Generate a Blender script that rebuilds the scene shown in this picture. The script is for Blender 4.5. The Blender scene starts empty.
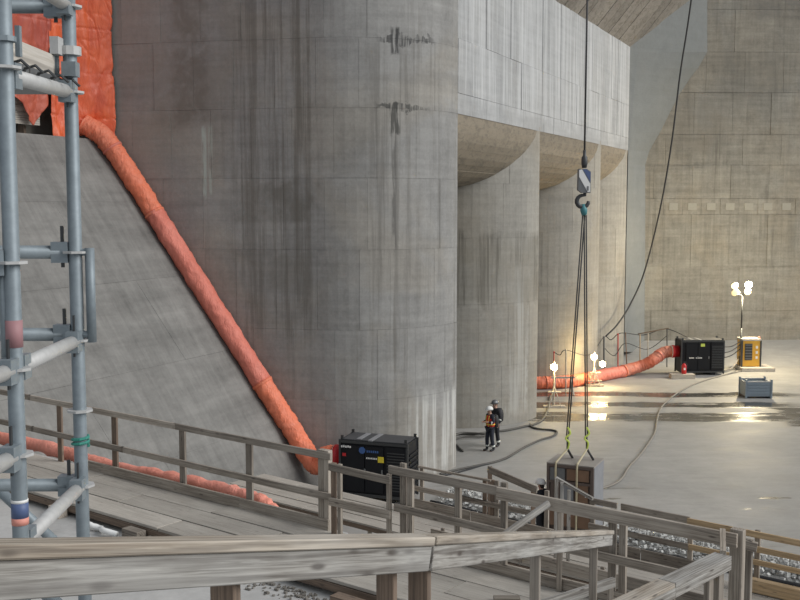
import bpy, bmesh, math, random
from mathutils import Vector, Matrix, noise as mnoise
random.seed(7)
sc = bpy.context.scene
COL = sc.collection
V = Vector

# ------------------------------------------------------------------ camera, sky, sun, exposure
FPX, CAMZ = 1050.0, 9.5
PITCH = math.atan(95.0/1050.0)
cam_d = bpy.data.cameras.new('camera'); cam = bpy.data.objects.new('camera', cam_d); COL.objects.link(cam)
cam_d.sensor_width = 36.0; cam_d.lens = 36.0*FPX/800.0; cam_d.clip_end = 400; cam_d.clip_start = 0.05
cam.location = (0, 0, CAMZ); cam.rotation_euler = (math.pi/2 - PITCH, 0, 0)
sc.camera = cam

world = bpy.data.worlds.new('overcast_sky'); sc.world = world; world.use_nodes = True
_bg = world.node_tree.nodes['Background']
_bg.inputs[0].default_value = (0.86, 0.92, 1.0, 1); _bg.inputs[1].default_value = 0.46
sun_d = bpy.data.lights.new('sun', 'SUN'); sun_d.energy = 2.5; sun_d.angle = math.radians(40); sun_d.color = (1.0, 0.985, 0.96)
sun = bpy.data.objects.new('sun', sun_d); COL.objects.link(sun)
sun.location = (40, -20, 60)
sun.rotation_euler = V((-0.90, 0.26, -0.60)).to_track_quat('-Z', 'Y').to_euler()
sc.view_settings.view_transform = 'Standard'; sc.view_settings.look = 'None'
sc.view_settings.gamma = 1.0; sc.view_settings.use_curve_mapping = False
sc.view_settings.exposure = 0.0

# ------------------------------------------------------------------ helpers: survey points
CF = V((0, math.cos(PITCH), -math.sin(PITCH))); CU = V((0, math.sin(PITCH), math.cos(PITCH)))
CAM = V((0, 0, CAMZ))
def ray(u, v):
    return V((1, 0, 0))*((u-400)/FPX) + CU*((300-v)/FPX) + CF
def P(u, v, Y):                         # point of the place seen at u,v lying at northing Y
    d = ray(u, v); return CAM + d*(Y/d.y)
def G(u, v, z=0.0):                     # ... lying at height z
    d = ray(u, v); return CAM + d*((z-CAMZ)/d.z)
def t_of_u(u, p0, d, z):                # parameter along the level line p0 + d t that is seen in column u
    k = (u-400)/FPX
    a0 = (V((p0[0], p0[1], z))-CAM); dd = V((d[0], d[1], 0))
    # x = k * forward
    return (k*a0.dot(CF) - a0.x)/(dd.x - k*dd.dot(CF))

# ------------------------------------------------------------------ helpers: nodes and materials
class NT:
    def __init__(s, name):
        s.m = bpy.data.materials.new(name); s.m.use_nodes = True
        s.t = s.m.node_tree; s.b = s.t.nodes['Principled BSDF']; s.L = s.t.links
    def n(s, kind, **kw):
        x = s.t.nodes.new(kind)
        for k, v in kw.items(): setattr(x, k, v)
        return x
    def put(s, sock, val):
        if val is None: return
        if hasattr(val, 'is_linked'): s.L.new(val, sock)
        else: sock.default_value = val
    def math(s, op, a, b=None, c=None):
        x = s.n('ShaderNodeMath', operation=op); s.put(x.inputs[0], a); s.put(x.inputs[1], b); s.put(x.inputs[2], c)
        return x.outputs[0]
    def vmath(s, op, a, b):
        x = s.n('ShaderNodeVectorMath', operation=op); s.put(x.inputs[0], a); s.put(x.inputs[1], b); return x.outputs[0]
    def noise(s, vec, scale, detail=4, rough=0.55, dist=0.0):
        x = s.n('ShaderNodeTexNoise'); s.put(x.inputs['Vector'], vec); x.inputs['Scale'].default_value = scale
        x.inputs['Detail'].default_value = detail; x.inputs['Roughness'].default_value = rough; x.inputs['Distortion'].default_value = dist
        return x.outputs['Fac']
    def rng(s, val, a, b, lo=0.0, hi=1.0):
        x = s.n('ShaderNodeMapRange', interpolation_type='SMOOTHSTEP'); s.put(x.inputs[0], val)
        x.inputs[1].default_value = a; x.inputs[2].default_value = b; x.inputs[3].default_value = lo; x.inputs[4].default_value = hi
        return x.outputs[0]
    def mix(s, fac, a, b, blend='MIX'):
        x = s.n('ShaderNodeMix', data_type='RGBA', blend_type=blend); s.put(x.inputs[0], fac)
        for sk, v in ((x.inputs[6], a), (x.inputs[7], b)):
            if isinstance(v, tuple): v = (*v[:3], 1)
            s.put(sk, v)
        return x.outputs[2]
    def pos(s): return s.n('ShaderNodeNewGeometry').outputs['Position']
    def obj(s): return s.n('ShaderNodeTexCoord').outputs['Object']
    def rand(s): return s.n('ShaderNodeObjectInfo').outputs['Random']
    def sep(s, v):
        x = s.n('ShaderNodeSeparateXYZ'); s.put(x.inputs[0], v); return x.outputs
    def comb(s, a, b, c):
        x = s.n('ShaderNodeCombineXYZ'); s.put(x.inputs[0], a); s.put(x.inputs[1], b); s.put(x.inputs[2], c); return x.outputs[0]
    def scalev(s, v, k): return s.vmath('MULTIPLY', v, k)
    def gain(s, col, f):            # multiply a colour by a number
        return s.mix(1.0, col, s.comb(f, f, f), 'MULTIPLY')
    def bump(s, h, strength=0.3, dist=0.02):
        x = s.n('ShaderNodeBump'); x.inputs['Strength'].default_value = strength; x.inputs['Distance'].default_value = dist
        s.put(x.inputs['Height'], h); s.L.new(x.outputs[0], s.b.inputs['Normal'])
    def out(s, col=None, rough=0.8, metal=0.0, spec=None):
        if isinstance(col, tuple): col = (*col[:3], 1)
        s.put(s.b.inputs['Base Color'], col); s.put(s.b.inputs['Roughness'], rough); s.put(s.b.inputs['Metallic'], metal)
        if spec is not None: s.b.inputs['Specular IOR Level'].default_value = spec
        return s.m
    def box(s, x, z, xa, xb, za, zb, sx=0.15, sz=0.15):
        f = s.math('MULTIPLY', s.rng(x, xa-sx, xa+sx), s.rng(x, xb-sx, xb+sx, 1, 0))
        return s.math('MULTIPLY', f, s.math('MULTIPLY', s.rng(z, za-sz, za+sz), s.rng(z, zb-sz, zb+sz, 1, 0)))

def concrete(name, base, vary=0.16, streak=0.25, streak_col=(0.10, 0.085, 0.065), brown=0.0, stains=(), panel=0.10, rough=0.82, fall=0.0, grid=0.0):
    s = NT(name); p = s.pos()
    big = s.noise(p, 0.22, 5, 0.6, 0.6); mid = s.noise(p, 1.1, 6, 0.62, 0.4); fine = s.noise(p, 9.0, 4, 0.7)
    xyz = s.sep(p)
    st = s.noise(s.scalev(p, (2.2, 2.2, 0.07)), 1.6, 6, 0.68, 0.0)          # runs down the face
    st2 = s.noise(s.scalev(p, (0.45, 0.45, 0.05)), 1.0, 3, 0.6)
    ht = s.noise(s.scalev(p, (0.10, 0.10, 2.4)), 1.5, 5, 0.6)               # pour bands
    f = s.math('ADD', 1.0, s.math('MULTIPLY', s.math('SUBTRACT', big, 0.5), vary*1.6))
    f = s.math('ADD', f, s.math('MULTIPLY', s.math('SUBTRACT', mid, 0.5), vary*1.9))
    f = s.math('ADD', f, s.math('MULTIPLY', s.math('SUBTRACT', fine, 0.5), vary*0.9))
    f = s.math('ADD', f, s.math('MULTIPLY', s.math('SUBTRACT', ht, 0.5), vary*1.3))
    f = s.math('ADD', f, s.math('MULTIPLY', s.math('SUBTRACT', s.rand(), 0.5), panel))
    blot = s.noise(p, 3.2, 5, 0.7, 1.2)
    f = s.math('ADD', f, s.math('MULTIPLY', s.math('SUBTRACT', blot, 0.5), vary*1.5))
    if grid:
        g1 = s.noise(s.scalev(p, (4.5, 4.5, 0.35)), 1.0, 4, 0.65); g2 = s.noise(s.scalev(p, (0.4, 0.4, 5.0)), 1.0, 4, 0.65)
        f = s.math('ADD', f, s.math('MULTIPLY', s.math('SUBTRACT', s.math('ADD', g1, g2), 1.0), grid))
    if fall:
        dt_ = s.n('ShaderNodeVectorMath', operation='DOT_PRODUCT'); s.put(dt_.inputs[0], p); dt_.inputs[1].default_value = (0.415, 0.91, 0)
        g3 = s.noise(s.comb(s.math('MULTIPLY', dt_.outputs['Value'], 2.6), s.math('MULTIPLY', xyz[2], 0.22), 0.0), 1.0, 6, 0.7)
        g4 = s.noise(s.comb(s.math('MULTIPLY', dt_.outputs['Value'], 0.25), s.math('MULTIPLY', xyz[2], 1.6), 3.0), 1.0, 5, 0.65)
        f = s.math('ADD', f, s.math('MULTIPLY', s.math('SUBTRACT', s.math('ADD', g3, g4), 1.0), fall))
    col = s.gain(s.mix(0.0, base, base), f)
    if brown:
        col = s.mix(s.math('MULTIPLY', s.rng(big, 0.42, 0.62), brown), col, s.gain(s.mix(0.0, (0.25, 0.215, 0.16), base), f))
    sk = s.math('MULTIPLY', s.rng(st, 0.52, 0.70), s.rng(st2, 0.42, 0.62))
    col = s.mix(s.math('MULTIPLY', sk, streak), col, streak_col)
    wob = s.math('MULTIPLY', s.math('SUBTRACT', s.noise(p, 1.6, 5, 0.65), 0.5), 1.1)
    xw = s.math('ADD', xyz[0], wob); zw = s.math('ADD', xyz[2], wob)
    for (kind, xa, xb, za, zb, sx, sz, amt, c) in stains:
        m = s.box(xw if kind != 'run' else xyz[0], zw, xa, xb, za, zb, sx, sz)
        if kind == 'streak': m = s.math('MULTIPLY', m, s.rng(st, 0.44, 0.62))
        elif kind == 'patch': m = s.math('MULTIPLY', m, s.rng(mid, 0.30, 0.60))
        elif kind == 'run': m = s.math('MULTIPLY', m, s.rng(s.noise(s.scalev(p, (9, 9, 0.9)), 1.0, 4), 0.38, 0.55))
        col = s.mix(s.math('MULTIPLY', m, amt), col, c)
    s.bump(s.math('ADD', s.math('MULTIPLY', fine, 0.5), mid), 0.35, 0.03)
    return s.out(col, rough)

def wood(name, c1, c2, grain=1.0, rough=0.85, dark=(0.07, 0.055, 0.045), shade=0.25, weather=0.0, wcol=(0.4, 0.4, 0.39)):
    s = NT(name); o = s.obj(); r = s.rand()
    off = s.comb(s.math('MULTIPLY', r, 37.0), s.math('MULTIPLY', r, 11.0), s.math('MULTIPLY', r, 5.0))
    p = s.vmath('ADD', o, off)
    g = s.noise(s.scalev(p, (2.2, 85, 85)), 1.0, 6, 0.65, 0.6)
    w = s.n('ShaderNodeTexWave', wave_type='RINGS', rings_direction='X')
    s.put(w.inputs['Vector'], s.scalev(p, (0.55, 9, 9))); w.inputs['Scale'].default_value = 1.1
    w.inputs['Distortion'].default_value = 5.5; w.inputs['Detail'].default_value = 3; w.inputs['Detail Scale'].default_value = 1.2
    big = s.noise(s.scalev(p, (0.9, 3, 3)), 1.0, 4, 0.6)
    col = s.mix(s.rng(g, 0.3, 0.72), c1, c2)
    col = s.mix(s.math('MULTIPLY', s.rng(w.outputs['Fac'], 0.72, 0.98), 0.38*grain), col, dark)
    kn = s.n('ShaderNodeTexVoronoi'); s.put(kn.inputs['Vector'], s.scalev(p, (3.4, 12, 12))); kn.inputs['Scale'].default_value = 1.0
    col = s.mix(s.math('MULTIPLY', s.rng(kn.outputs['Distance'], 0.06, 0.22, 1, 0), 0.75*grain), col, dark)
    if weather: col = s.mix(s.math('MULTIPLY', s.rng(big, 0.42, 0.62), weather), col, wcol)
    f = s.math('ADD', 1.0-shade/2, s.math('MULTIPLY', r, shade))
    f = s.math('ADD', f, s.math('MULTIPLY', s.math('SUBTRACT', big, 0.5), 0.5))
    s.bump(g, 0.4, 0.004)
    return s.out(s.gain(col, f), rough)

def plain(name, c, rough=0.6, metal=0.0, vary=0.25, scale=8.0, spec=None):
    s = NT(name); o = s.obj()
    nz = s.noise(o, scale, 5, 0.65)
    f = s.math('ADD', 1.0-vary/2, s.math('MULTIPLY', nz, vary))
    return s.out(s.gain(s.mix(0.0, c, c), f), rough, metal, spec)

def glow(name, c, strength):
    s = NT(name); s.b.inputs['Base Color'].default_value = (*c, 1)
    s.b.inputs['Emission Color'].default_value = (*c, 1); s.b.inputs['Emission Strength'].default_value = strength
    return s.m

M = {}
PIERB = (0.29, 0.285, 0.272)
M['pier'] = concrete('pier_concrete', PIERB, 0.27, 0.40, (0.11, 0.10, 0.08), 0.35, grid=0.30, stains=[
    ('streak', -5.5, -2.9, 5.0, 18.0, 0.35, 0.6, 0.50, (0.10, 0.088, 0.07)),
    ('patch', -5.4, -3.0, 9.0, 10.3, 0.3, 0.2, 0.62, (0.13, 0.12, 0.10)),
    ('patch', -4.6, -3.0, 6.6, 7.9, 0.3, 0.3, 0.45, (0.14, 0.13, 0.11)),
    ('patch', -7.75, -6.55, 12.2, 17.5, 0.2, 0.4, 0.72, (0.155, 0.14, 0.12)),
    ('patch', -8.4, -5.4, 12.1, 15.0, 0.4, 0.4, 0.45, (0.17, 0.15, 0.13)),
    ('patch', -11.5, -7.6, 9.0, 18.0, 1.0, 1.0, 0.30, (0.22, 0.19, 0.155)),
    ('streak', -1.1, 0.5, 4.0, 14.8, 0.3, 0.5, 0.5, (0.15, 0.14, 0.125)),
    ('run', -0.30, -0.02, 14.55, 15.35, 0.05, 0.1, 0.9, (0.03, 0.03, 0.03)),
    ('run', -0.65, 1.1, 14.88, 15.08, 0.2, 0.03, 0.8, (0.05, 0.05, 0.05)),
    ('run', -0.75, 0.9, 12.62, 12.80, 0.2, 0.03, 0.8, (0.06, 0.06, 0.055)),
    ('run', -0.35, 0.0, 11.9, 12.8, 0.06, 0.1, 0.85, (0.05, 0.05, 0.045)),
    ('run', -0.28, -0.12, 7.9, 12.6, 0.04, 0.4, 0.7, (0.10, 0.095, 0.085)),
    ('run', -6.75, -6.60, 9.9, 12.0, 0.04, 0.15, 0.5, (0.50, 0.60, 0.55)),
    ('run', -6.52, -6.38, 9.9, 12.1, 0.04, 0.15, 0.4, (0.50, 0.58, 0.52)),
    ('streak', 0.5, 2.2, 0.0, 2.9, 0.3, 0.4, 0.75, (0.60, 0.60, 0.57)),
], panel=0.13)
M['pier2'] = concrete('inner_pier_concrete', (0.32, 0.305, 0.27), 0.22, grid=0.3, streak=0.45, streak_col=(0.13, 0.12, 0.10), brown=0.45, stains=[  # base tinted yellow-tan to stand in for yellow lamp light on the pier
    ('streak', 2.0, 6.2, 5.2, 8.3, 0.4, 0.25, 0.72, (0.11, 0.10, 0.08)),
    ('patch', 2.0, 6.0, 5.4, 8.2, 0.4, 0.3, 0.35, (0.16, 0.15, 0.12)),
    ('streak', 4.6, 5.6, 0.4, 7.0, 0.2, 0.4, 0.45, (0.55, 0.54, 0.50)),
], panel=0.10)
M['band'] = concrete('upper_wall_concrete', (0.37, 0.375, 0.375), 0.17, 0.35, (0.17, 0.165, 0.16), 0.10, grid=0.35, stains=[
    ('streak', 2.0, 15.0, 13.2, 19.0, 0.3, 0.4, 0.55, (0.62, 0.63, 0.63)),
], panel=0.16)
M['back'] = concrete('back_wall_concrete', (0.29, 0.28, 0.25), 0.34, 0.6, (0.11, 0.10, 0.085), 0.40, grid=0.55, stains=[
    ('streak', 12.0, 40.0, 6.0, 9.0, 0.5, 0.6, 0.25, (0.10, 0.10, 0.09)),
    ('patch', 20.0, 24.0, 16.0, 19.0, 0.6, 0.6, 0.45, (0.13, 0.125, 0.11)),
    ('patch', 17.0, 20.5, 13.0, 16.5, 0.6, 0.6, 0.35, (0.15, 0.14, 0.125)),
    ('patch', 22.0, 26.0, 21.2, 24.0, 0.6, 0.4, 0.5, (0.12, 0.12, 0.12)),
], panel=0.14)
M['fillet'] = concrete('smooth_fillet_concrete', (0.195, 0.205, 0.20), 0.16, 0.15, (0.2, 0.2, 0.19), 0.05, panel=0.03)
M['slope'] = concrete('slope_concrete', (0.185, 0.181, 0.170), 0.26, 0.0, brown=0.0, panel=0.06, fall=1.0)
M['patchc'] = plain('pale_patch', (0.36, 0.35, 0.31), 0.85)
# rows of board marks on soffits and the roof slab
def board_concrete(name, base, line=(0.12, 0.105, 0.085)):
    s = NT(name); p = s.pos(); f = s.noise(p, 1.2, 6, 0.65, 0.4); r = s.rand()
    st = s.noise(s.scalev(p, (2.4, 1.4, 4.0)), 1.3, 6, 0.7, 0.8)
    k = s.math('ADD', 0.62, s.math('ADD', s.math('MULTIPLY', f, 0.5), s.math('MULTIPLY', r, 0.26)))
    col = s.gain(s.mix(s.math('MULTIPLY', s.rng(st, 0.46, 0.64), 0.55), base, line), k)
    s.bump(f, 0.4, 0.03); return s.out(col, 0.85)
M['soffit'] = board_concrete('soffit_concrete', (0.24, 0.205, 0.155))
M['ceiling'] = board_concrete('roof_slab_concrete', (0.27, 0.25, 0.225))

def floor_mat():
    s = NT('floor_concrete'); p = s.pos(); xyz = s.sep(p)
    big = s.noise(p, 0.12, 5, 0.6, 0.5); mid = s.noise(p, 0.7, 6, 0.62, 0.5); fine = s.noise(p, 7.0, 4, 0.7)
    f = s.math('ADD', 0.54, s.math('MULTIPLY', s.math('ADD', s.math('MULTIPLY', big, 0.5), s.math('ADD', s.math('MULTIPLY', mid, 0.45), s.math('MULTIPLY', fine, 0.30))), 0.70))
    f = s.math('ADD', f, s.math('MULTIPLY', s.math('SUBTRACT', s.noise(s.scalev(p, (0.8, 2.0, 1)), 1.1, 7, 0.72, 0.8), 0.5), 0.55))
    col = s.gain(s.mix(s.rng(big, 0.4, 0.65), (0.385, 0.375, 0.355), (0.30, 0.295, 0.28)), f)
    wob = s.math('MULTIPLY', s.math('SUBTRACT', s.noise(s.scalev(p, (0.25, 1.2, 1)), 1.0, 6, 0.65), 0.5), 2.2)
    yw = s.math('ADD', xyz[1], wob); xw = s.math('ADD', xyz[0], s.math('MULTIPLY', wob, 2.0))
    wet = None
    for (xa, xb, ya, yb, sx) in ((5.5, 19.6, 51.6, 52.9, 1.2), (5.5, 18.6, 48.9, 50.2, 1.2), (4.8, 17.6, 45.7, 47.5, 1.0), (17.2, 22.0, 44.5, 49.0, 0.8), (14.1, 18.0, 28.5, 35.5, 0.25)):
        m = s.box(xw, yw, xa, xb, ya, yb, sx, 0.22)
        wet = m if wet is None else s.math('MAXIMUM', wet, m)
    wet = s.math('MULTIPLY', wet, s.rng(s.noise(s.scalev(p, (0.35, 2.0, 1)), 0.9, 5, 0.65), 0.30, 0.46, 0.15, 1.0))
    damp = s.math('MULTIPLY', s.rng(s.noise(s.scalev(p, (0.5, 1.3, 1)), 0.35, 6, 0.65, 0.5), 0.48, 0.62), s.rng(xyz[1], 26, 34))
    spots = s.math('MULTIPLY', s.rng(s.noise(s.scalev(p, (0.45, 1.6, 1)), 0.8, 4, 0.55), 0.62, 0.68), s.math('MULTIPLY', s.rng(xyz[1], 22, 25), s.rng(xyz[1], 33, 37, 1, 0)))
    col = s.mix(s.math('MULTIPLY', damp, 0.38), col, (0.25, 0.245, 0.23))
    wet = s.math('MAXIMUM', wet, s.math('MULTIPLY', spots, 0.8))
    col = s.mix(s.math('MULTIPLY', wet, 0.92), col, (0.06, 0.056, 0.046))
    ro = s.math('SUBTRACT', 0.62, s.math('MULTIPLY', damp, 0.06))
    ro = s.math('MAXIMUM', 0.15, s.math('SUBTRACT', ro, s.math('MULTIPLY', wet, 0.50)))
    s.bump(s.math('ADD', mid, s.math('MULTIPLY', fine, 0.4)), 0.12, 0.03)
    return s.out(col, ro)
M['floor'] = floor_mat()
M['bench'] = concrete('bench_concrete', (0.48, 0.475, 0.46), 0.26, 0.0, brown=0.1)
M['greywood'] = wood('weathered_lumber', (0.19, 0.16, 0.13), (0.38, 0.335, 0.28), 1.0, shade=0.5, weather=0.35, wcol=(0.41, 0.37, 0.32))
M['nearwood'] = wood('weathered_near_lumber', (0.15, 0.135, 0.118), (0.44, 0.42, 0.385), 1.3, shade=0.12, weather=0.35, wcol=(0.42, 0.42, 0.405))
M['capwood'] = wood('sun_bleached_cap_lumber', (0.25, 0.205, 0.16), (0.50, 0.44, 0.36), 1.2, shade=0.15, weather=0.4, wcol=(0.50, 0.475, 0.43))
M['brownwood'] = wood('brown_post_lumber', (0.13, 0.095, 0.07), (0.26, 0.19, 0.14), 1.0, shade=0.3)
M['deckwood'] = wood('grey_deck_lumber', (0.33, 0.30, 0.26), (0.49, 0.455, 0.40), 0.4, shade=0.22, weather=0.3, wcol=(0.47, 0.44, 0.39))
M['newwood'] = wood('new_yellow_lumber', (0.42, 0.29, 0.16), (0.62, 0.47, 0.29), 0.6, shade=0.25)
M['palewood'] = wood('pale_scaffold_lumber', (0.46, 0.42, 0.36), (0.62, 0.58, 0.52), 1.0, shade=0.2)
M['galv'] = plain('galvanised_steel', (0.235, 0.275, 0.30), 0.55, 0.3, 0.7, 22)
M['galvw'] = plain('pale_galvanised_steel', (0.50, 0.50, 0.49), 0.6, 0.2, 0.5, 25)
M['darksteel'] = plain('dark_steel', (0.075, 0.078, 0.08), 0.5, 0.6)
M['midsteel'] = plain('grey_steel', (0.20, 0.205, 0.21), 0.5, 0.6)
M['rope'] = plain('wire_rope', (0.05, 0.05, 0.05), 0.6, 0.3)
def fabric(name, c1, c2, rough=0.55, sc_=2.0, bd=0.10):
    s = NT(name); o = s.pos(); a = s.noise(o, sc_, 5, 0.6, 0.8); b = s.noise(s.scalev(o, (1, 1, 0.35)), 7.0, 5, 0.6, 1.0)
    col = s.mix(s.rng(a, 0.35, 0.65), c1, c2)
    col = s.gain(col, s.math('ADD', 0.82, s.math('MULTIPLY', b, 0.36)))
    s.bump(b, 0.6, bd); return s.out(col, rough)
M['tarp'] = fabric('orange_tarp', (0.78, 0.15, 0.055), (0.66, 0.12, 0.06), 0.42, 0.6, 0.05)
M['tarp2'] = fabric('faded_red_tarp', (0.44, 0.09, 0.06), (0.52, 0.12, 0.07), 0.5, 0.8, 0.05)
M['duct'] = fabric('orange_duct', (0.86, 0.22, 0.11), (0.80, 0.24, 0.14), 0.5, 0.7)
M['duct2'] = fabric('pink_faded_duct', (0.76, 0.235, 0.17), (0.70, 0.20, 0.14), 0.55, 0.7)
M['duct4'] = fabric('salmon_duct', (0.86, 0.33, 0.25), (0.80, 0.28, 0.2), 0.55, 0.7)
M['duct3'] = fabric('dusty_duct', (0.52, 0.20, 0.14), (0.60, 0.15, 0.08), 0.6, 0.6)
M['black'] = plain('black_panel', (0.007, 0.008, 0.011), 0.5, 0.0, 0.4, spec=0.3)
M['blacktop'] = plain('dusty_black_top', (0.06, 0.062, 0.066), 0.6, 0.0, 0.9, 1.6)
M['rubber'] = plain('black_rubber', (0.025, 0.025, 0.027), 0.6)
M['greyrub'] = plain('dusty_rubber_hose', (0.10, 0.095, 0.085), 0.7)
M['tancable'] = plain('dusty_tan_cable', (0.24, 0.22, 0.19), 0.7)
M['red'] = plain('red_paint', (0.55, 0.02, 0.025), 0.4)
M['white'] = plain('white_paint', (0.80, 0.80, 0.78), 0.5, 0, 0.1)
M['blue'] = plain('blue_paint', (0.05, 0.12, 0.32), 0.5)
M['yellow'] = plain('yellow_paint', (0.78, 0.62, 0.04), 0.45)
M['genyel'] = plain('machine_yellow', (0.72, 0.40, 0.05), 0.45, 0, 0.2)
M['bluegrey'] = plain('blue_grey_steel', (0.235, 0.285, 0.33), 0.5, 0.2)
M['pink'] = plain('faded_red_tape', (0.36, 0.19, 0.20), 0.6)
M['salmon'] = plain('salmon_sticker', (0.72, 0.30, 0.24), 0.6)
M['navy'] = plain('navy_sticker', (0.09, 0.13, 0.26), 0.5)
M['green'] = plain('green_cord', (0.04, 0.24, 0.19), 0.7)
M['lime'] = plain('lime_strap', (0.55, 0.66, 0.12), 0.6)
M['tanstrap'] = plain('tan_strap', (0.48, 0.42, 0.28), 0.7)
M['rust'] = plain('rusty_brown_board', (0.20, 0.12, 0.075), 0.75, 0, 0.8, 3.0)
M['rustdk'] = plain('dark_brown_frame', (0.12, 0.09, 0.075), 0.7, 0, 0.5, 4.0)
M['crategrey'] = plain('grey_weathered_ply', (0.23, 0.235, 0.245), 0.75, 0, 0.5, 3.0)
M['cratetop'] = plain('tan_grey_ply_top', (0.30, 0.275, 0.245), 0.75, 0, 0.3, 3.0)
M['teal'] = plain('teal_shackle', (0.06, 0.22, 0.24), 0.5)
M['skin'] = plain('skin', (0.50, 0.30, 0.22), 0.55, 0, 0.1)
M['cloth'] = plain('black_workwear', (0.020, 0.021, 0.026), 0.85, 0, 0.5)
M['navycloth'] = plain('navy_workwear', (0.022, 0.026, 0.040), 0.85, 0, 0.5)
M['vest'] = plain('red_hi_vis_vest', (0.80, 0.05, 0.03), 0.7, 0, 0.2)
M['reflect'] = plain('reflective_tape', (0.82, 0.84, 0.78), 0.4, 0, 0.05)
M['lime2'] = plain('yellow_reflective_tape', (0.75, 0.72, 0.10), 0.5, 0, 0.05)
M['hair'] = plain('dark_hair', (0.03, 0.02, 0.015), 0.8)
M['ice'] = plain('white_rubble', (0.52, 0.52, 0.50), 0.7, 0, 0.6)
M['dirt'] = plain('grit_and_debris', (0.18, 0.165, 0.145), 0.9, 0, 0.9)
WARM = (1.0, 0.74, 0.33)
M['lamp'] = glow('lit_lamp', (1.0, 0.86, 0.55), 60.0)
M['lampoff'] = plain('unlit_lamp_glass', (0.22, 0.20, 0.15), 0.3)

# ------------------------------------------------------------------ helpers: objects
def tag(o, label=None, cat=None, group=None, kind=None):
    if label: o['label'] = label
    if cat: o['category'] = cat
    if group: o['group'] = group
    if kind: o['kind'] = kind
    return o
def thing(name, loc, label, cat, group=None, rz=0.0, kind=None):
    o = bpy.data.objects.new(name, None); COL.objects.link(o); o.location = loc; o.rotation_euler = (0, 0, rz)
    o.empty_display_size = 0.2
    return tag(o, label, cat, group, kind)
def obase(par):                       # world position of a parent chain made of translations only
    p = V((0, 0, 0))
    while par is not None: p = p + par.location; par = par.parent
    return p
class MB:
    def __init__(s): s.v = []; s.f = []; s.mi = []
    def add(s, vs, fs):
        b = len(s.v); s.v += [tuple(q) for q in vs]; s.f += [tuple(b+i for i in f) for f in fs]; return s
    def box(s, c, size, m=None):
        c = V(c); h = V(size)*0.5; R = m or Matrix.Identity(3)
        vs = [c + R @ V((sx*h.x, sy*h.y, sz*h.z)) for sx in (-1, 1) for sy in (-1, 1) for sz in (-1, 1)]
        return s.add(vs, [(0, 1, 3, 2), (4, 6, 7, 5), (0, 4, 5, 1), (2, 3, 7, 6), (0, 2, 6, 4), (1, 5, 7, 3)])
    def bar(s, a, b, w, h, up=(0, 0, 1)):
        a = V(a); b = V(b); return s.box((a+b)/2, ((b-a).length, w, h), frame(b-a, up))
    def prism(s, poly, z0, z1):
        n = len(poly); vs = [V((x, y, z0)) for x, y in poly] + [V((x, y, z1)) for x, y in poly]
        return s.add(vs, [tuple(range(n-1, -1, -1)), tuple(range(n, 2*n))] + [(i, (i+1) % n, n+(i+1) % n, n+i) for i in range(n)])
    def tube(s, pts, r, seg=8, cap=True, rf=None):
        pts = [V(q) for q in pts]; n = len(pts); vs = []
        t = (pts[1]-pts[0]).normalized(); ref = V((0, 0, 1)) if abs(t.z) < 0.9 else V((1, 0, 0))
        x = t.cross(ref).normalized()
        for i in range(n):
            t = (pts[min(i+1, n-1)]-pts[max(i-1, 0)]).normalized()
            x = (x - t*x.dot(t)).normalized(); y = t.cross(x)
            for k in range(seg):
                a = 2*math.pi*k/seg; rr = (r[i] if isinstance(r, (list, tuple)) else r)
                if rf: rr *= rf(i, k, a)
                vs.append(pts[i] + (x*math.cos(a)+y*math.sin(a))*rr)
        fs = [(i*seg+k, i*seg+(k+1) % seg, (i+1)*seg+(k+1) % seg, (i+1)*seg+k) for i in range(n-1) for k in range(seg)]
        if cap: fs += [tuple(range(seg-1, -1, -1)), tuple((n-1)*seg+k for k in range(seg))]
        return s.add(vs, fs)
    def cyl(s, a, b, r, seg=12): return s.tube([a, b], r, seg)
    def grid(s, fn, nu, nv):
        vs = [fn(i/nu, j/nv) for j in range(nv+1) for i in range(nu+1)]
        return s.add(vs, [(j*(nu+1)+i, j*(nu+1)+i+1, (j+1)*(nu+1)+i+1, (j+1)*(nu+1)+i) for j in range(nv) for i in range(nu)])
    def build(s, name, mat, parent=None, smooth=False, local=False, loc=None):
        me = bpy.data.meshes.new(name)
        b = V((0, 0, 0)) if local else obase(parent)
        if loc is not None: b = b + V(loc) if local else V(loc)
        me.from_pydata([tuple(V(q)-b) if not local else q for q in s.v], [], s.f); me.update()
        me.materials.append(M[mat] if isinstance(mat, str) else mat)
        if smooth: me.polygons.foreach_set('use_smooth', [True]*len(me.polygons))
        o = bpy.data.objects.new(name, me); COL.objects.link(o)
        if parent is not None: o.parent = parent
        if loc is not None and not local: o.location = V(loc) - obase(parent)
        return o
def frame(d, up=(0, 0, 1)):
    x = V(d).normalized(); up = V(up)
    if abs(x.dot(up)) > 0.98: up = V((1, 0, 0)) if abs(x.x) < 0.9 else V((0, 1, 0))
    y = up.cross(x).normalized(); z = x.cross(y)
    return Matrix((x, y, z)).transposed()
def spline(pts, n=8):
    pts = [V(q) for q in pts]; out = []
    for i in range(len(pts)-1):
        p0 = pts[max(i-1, 0)]; p1 = pts[i]; p2 = pts[i+1]; p3 = pts[min(i+2, len(pts)-1)]
        for k in range(n):
            t = k/n
            out.append(0.5*((2*p1)+(p2-p0)*t+(2*p0-5*p1+4*p2-p3)*t*t+(3*p1-p0-3*p2+p3)*t*t*t))
    out.append(pts[-1]); return out
_lm = {}
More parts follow.
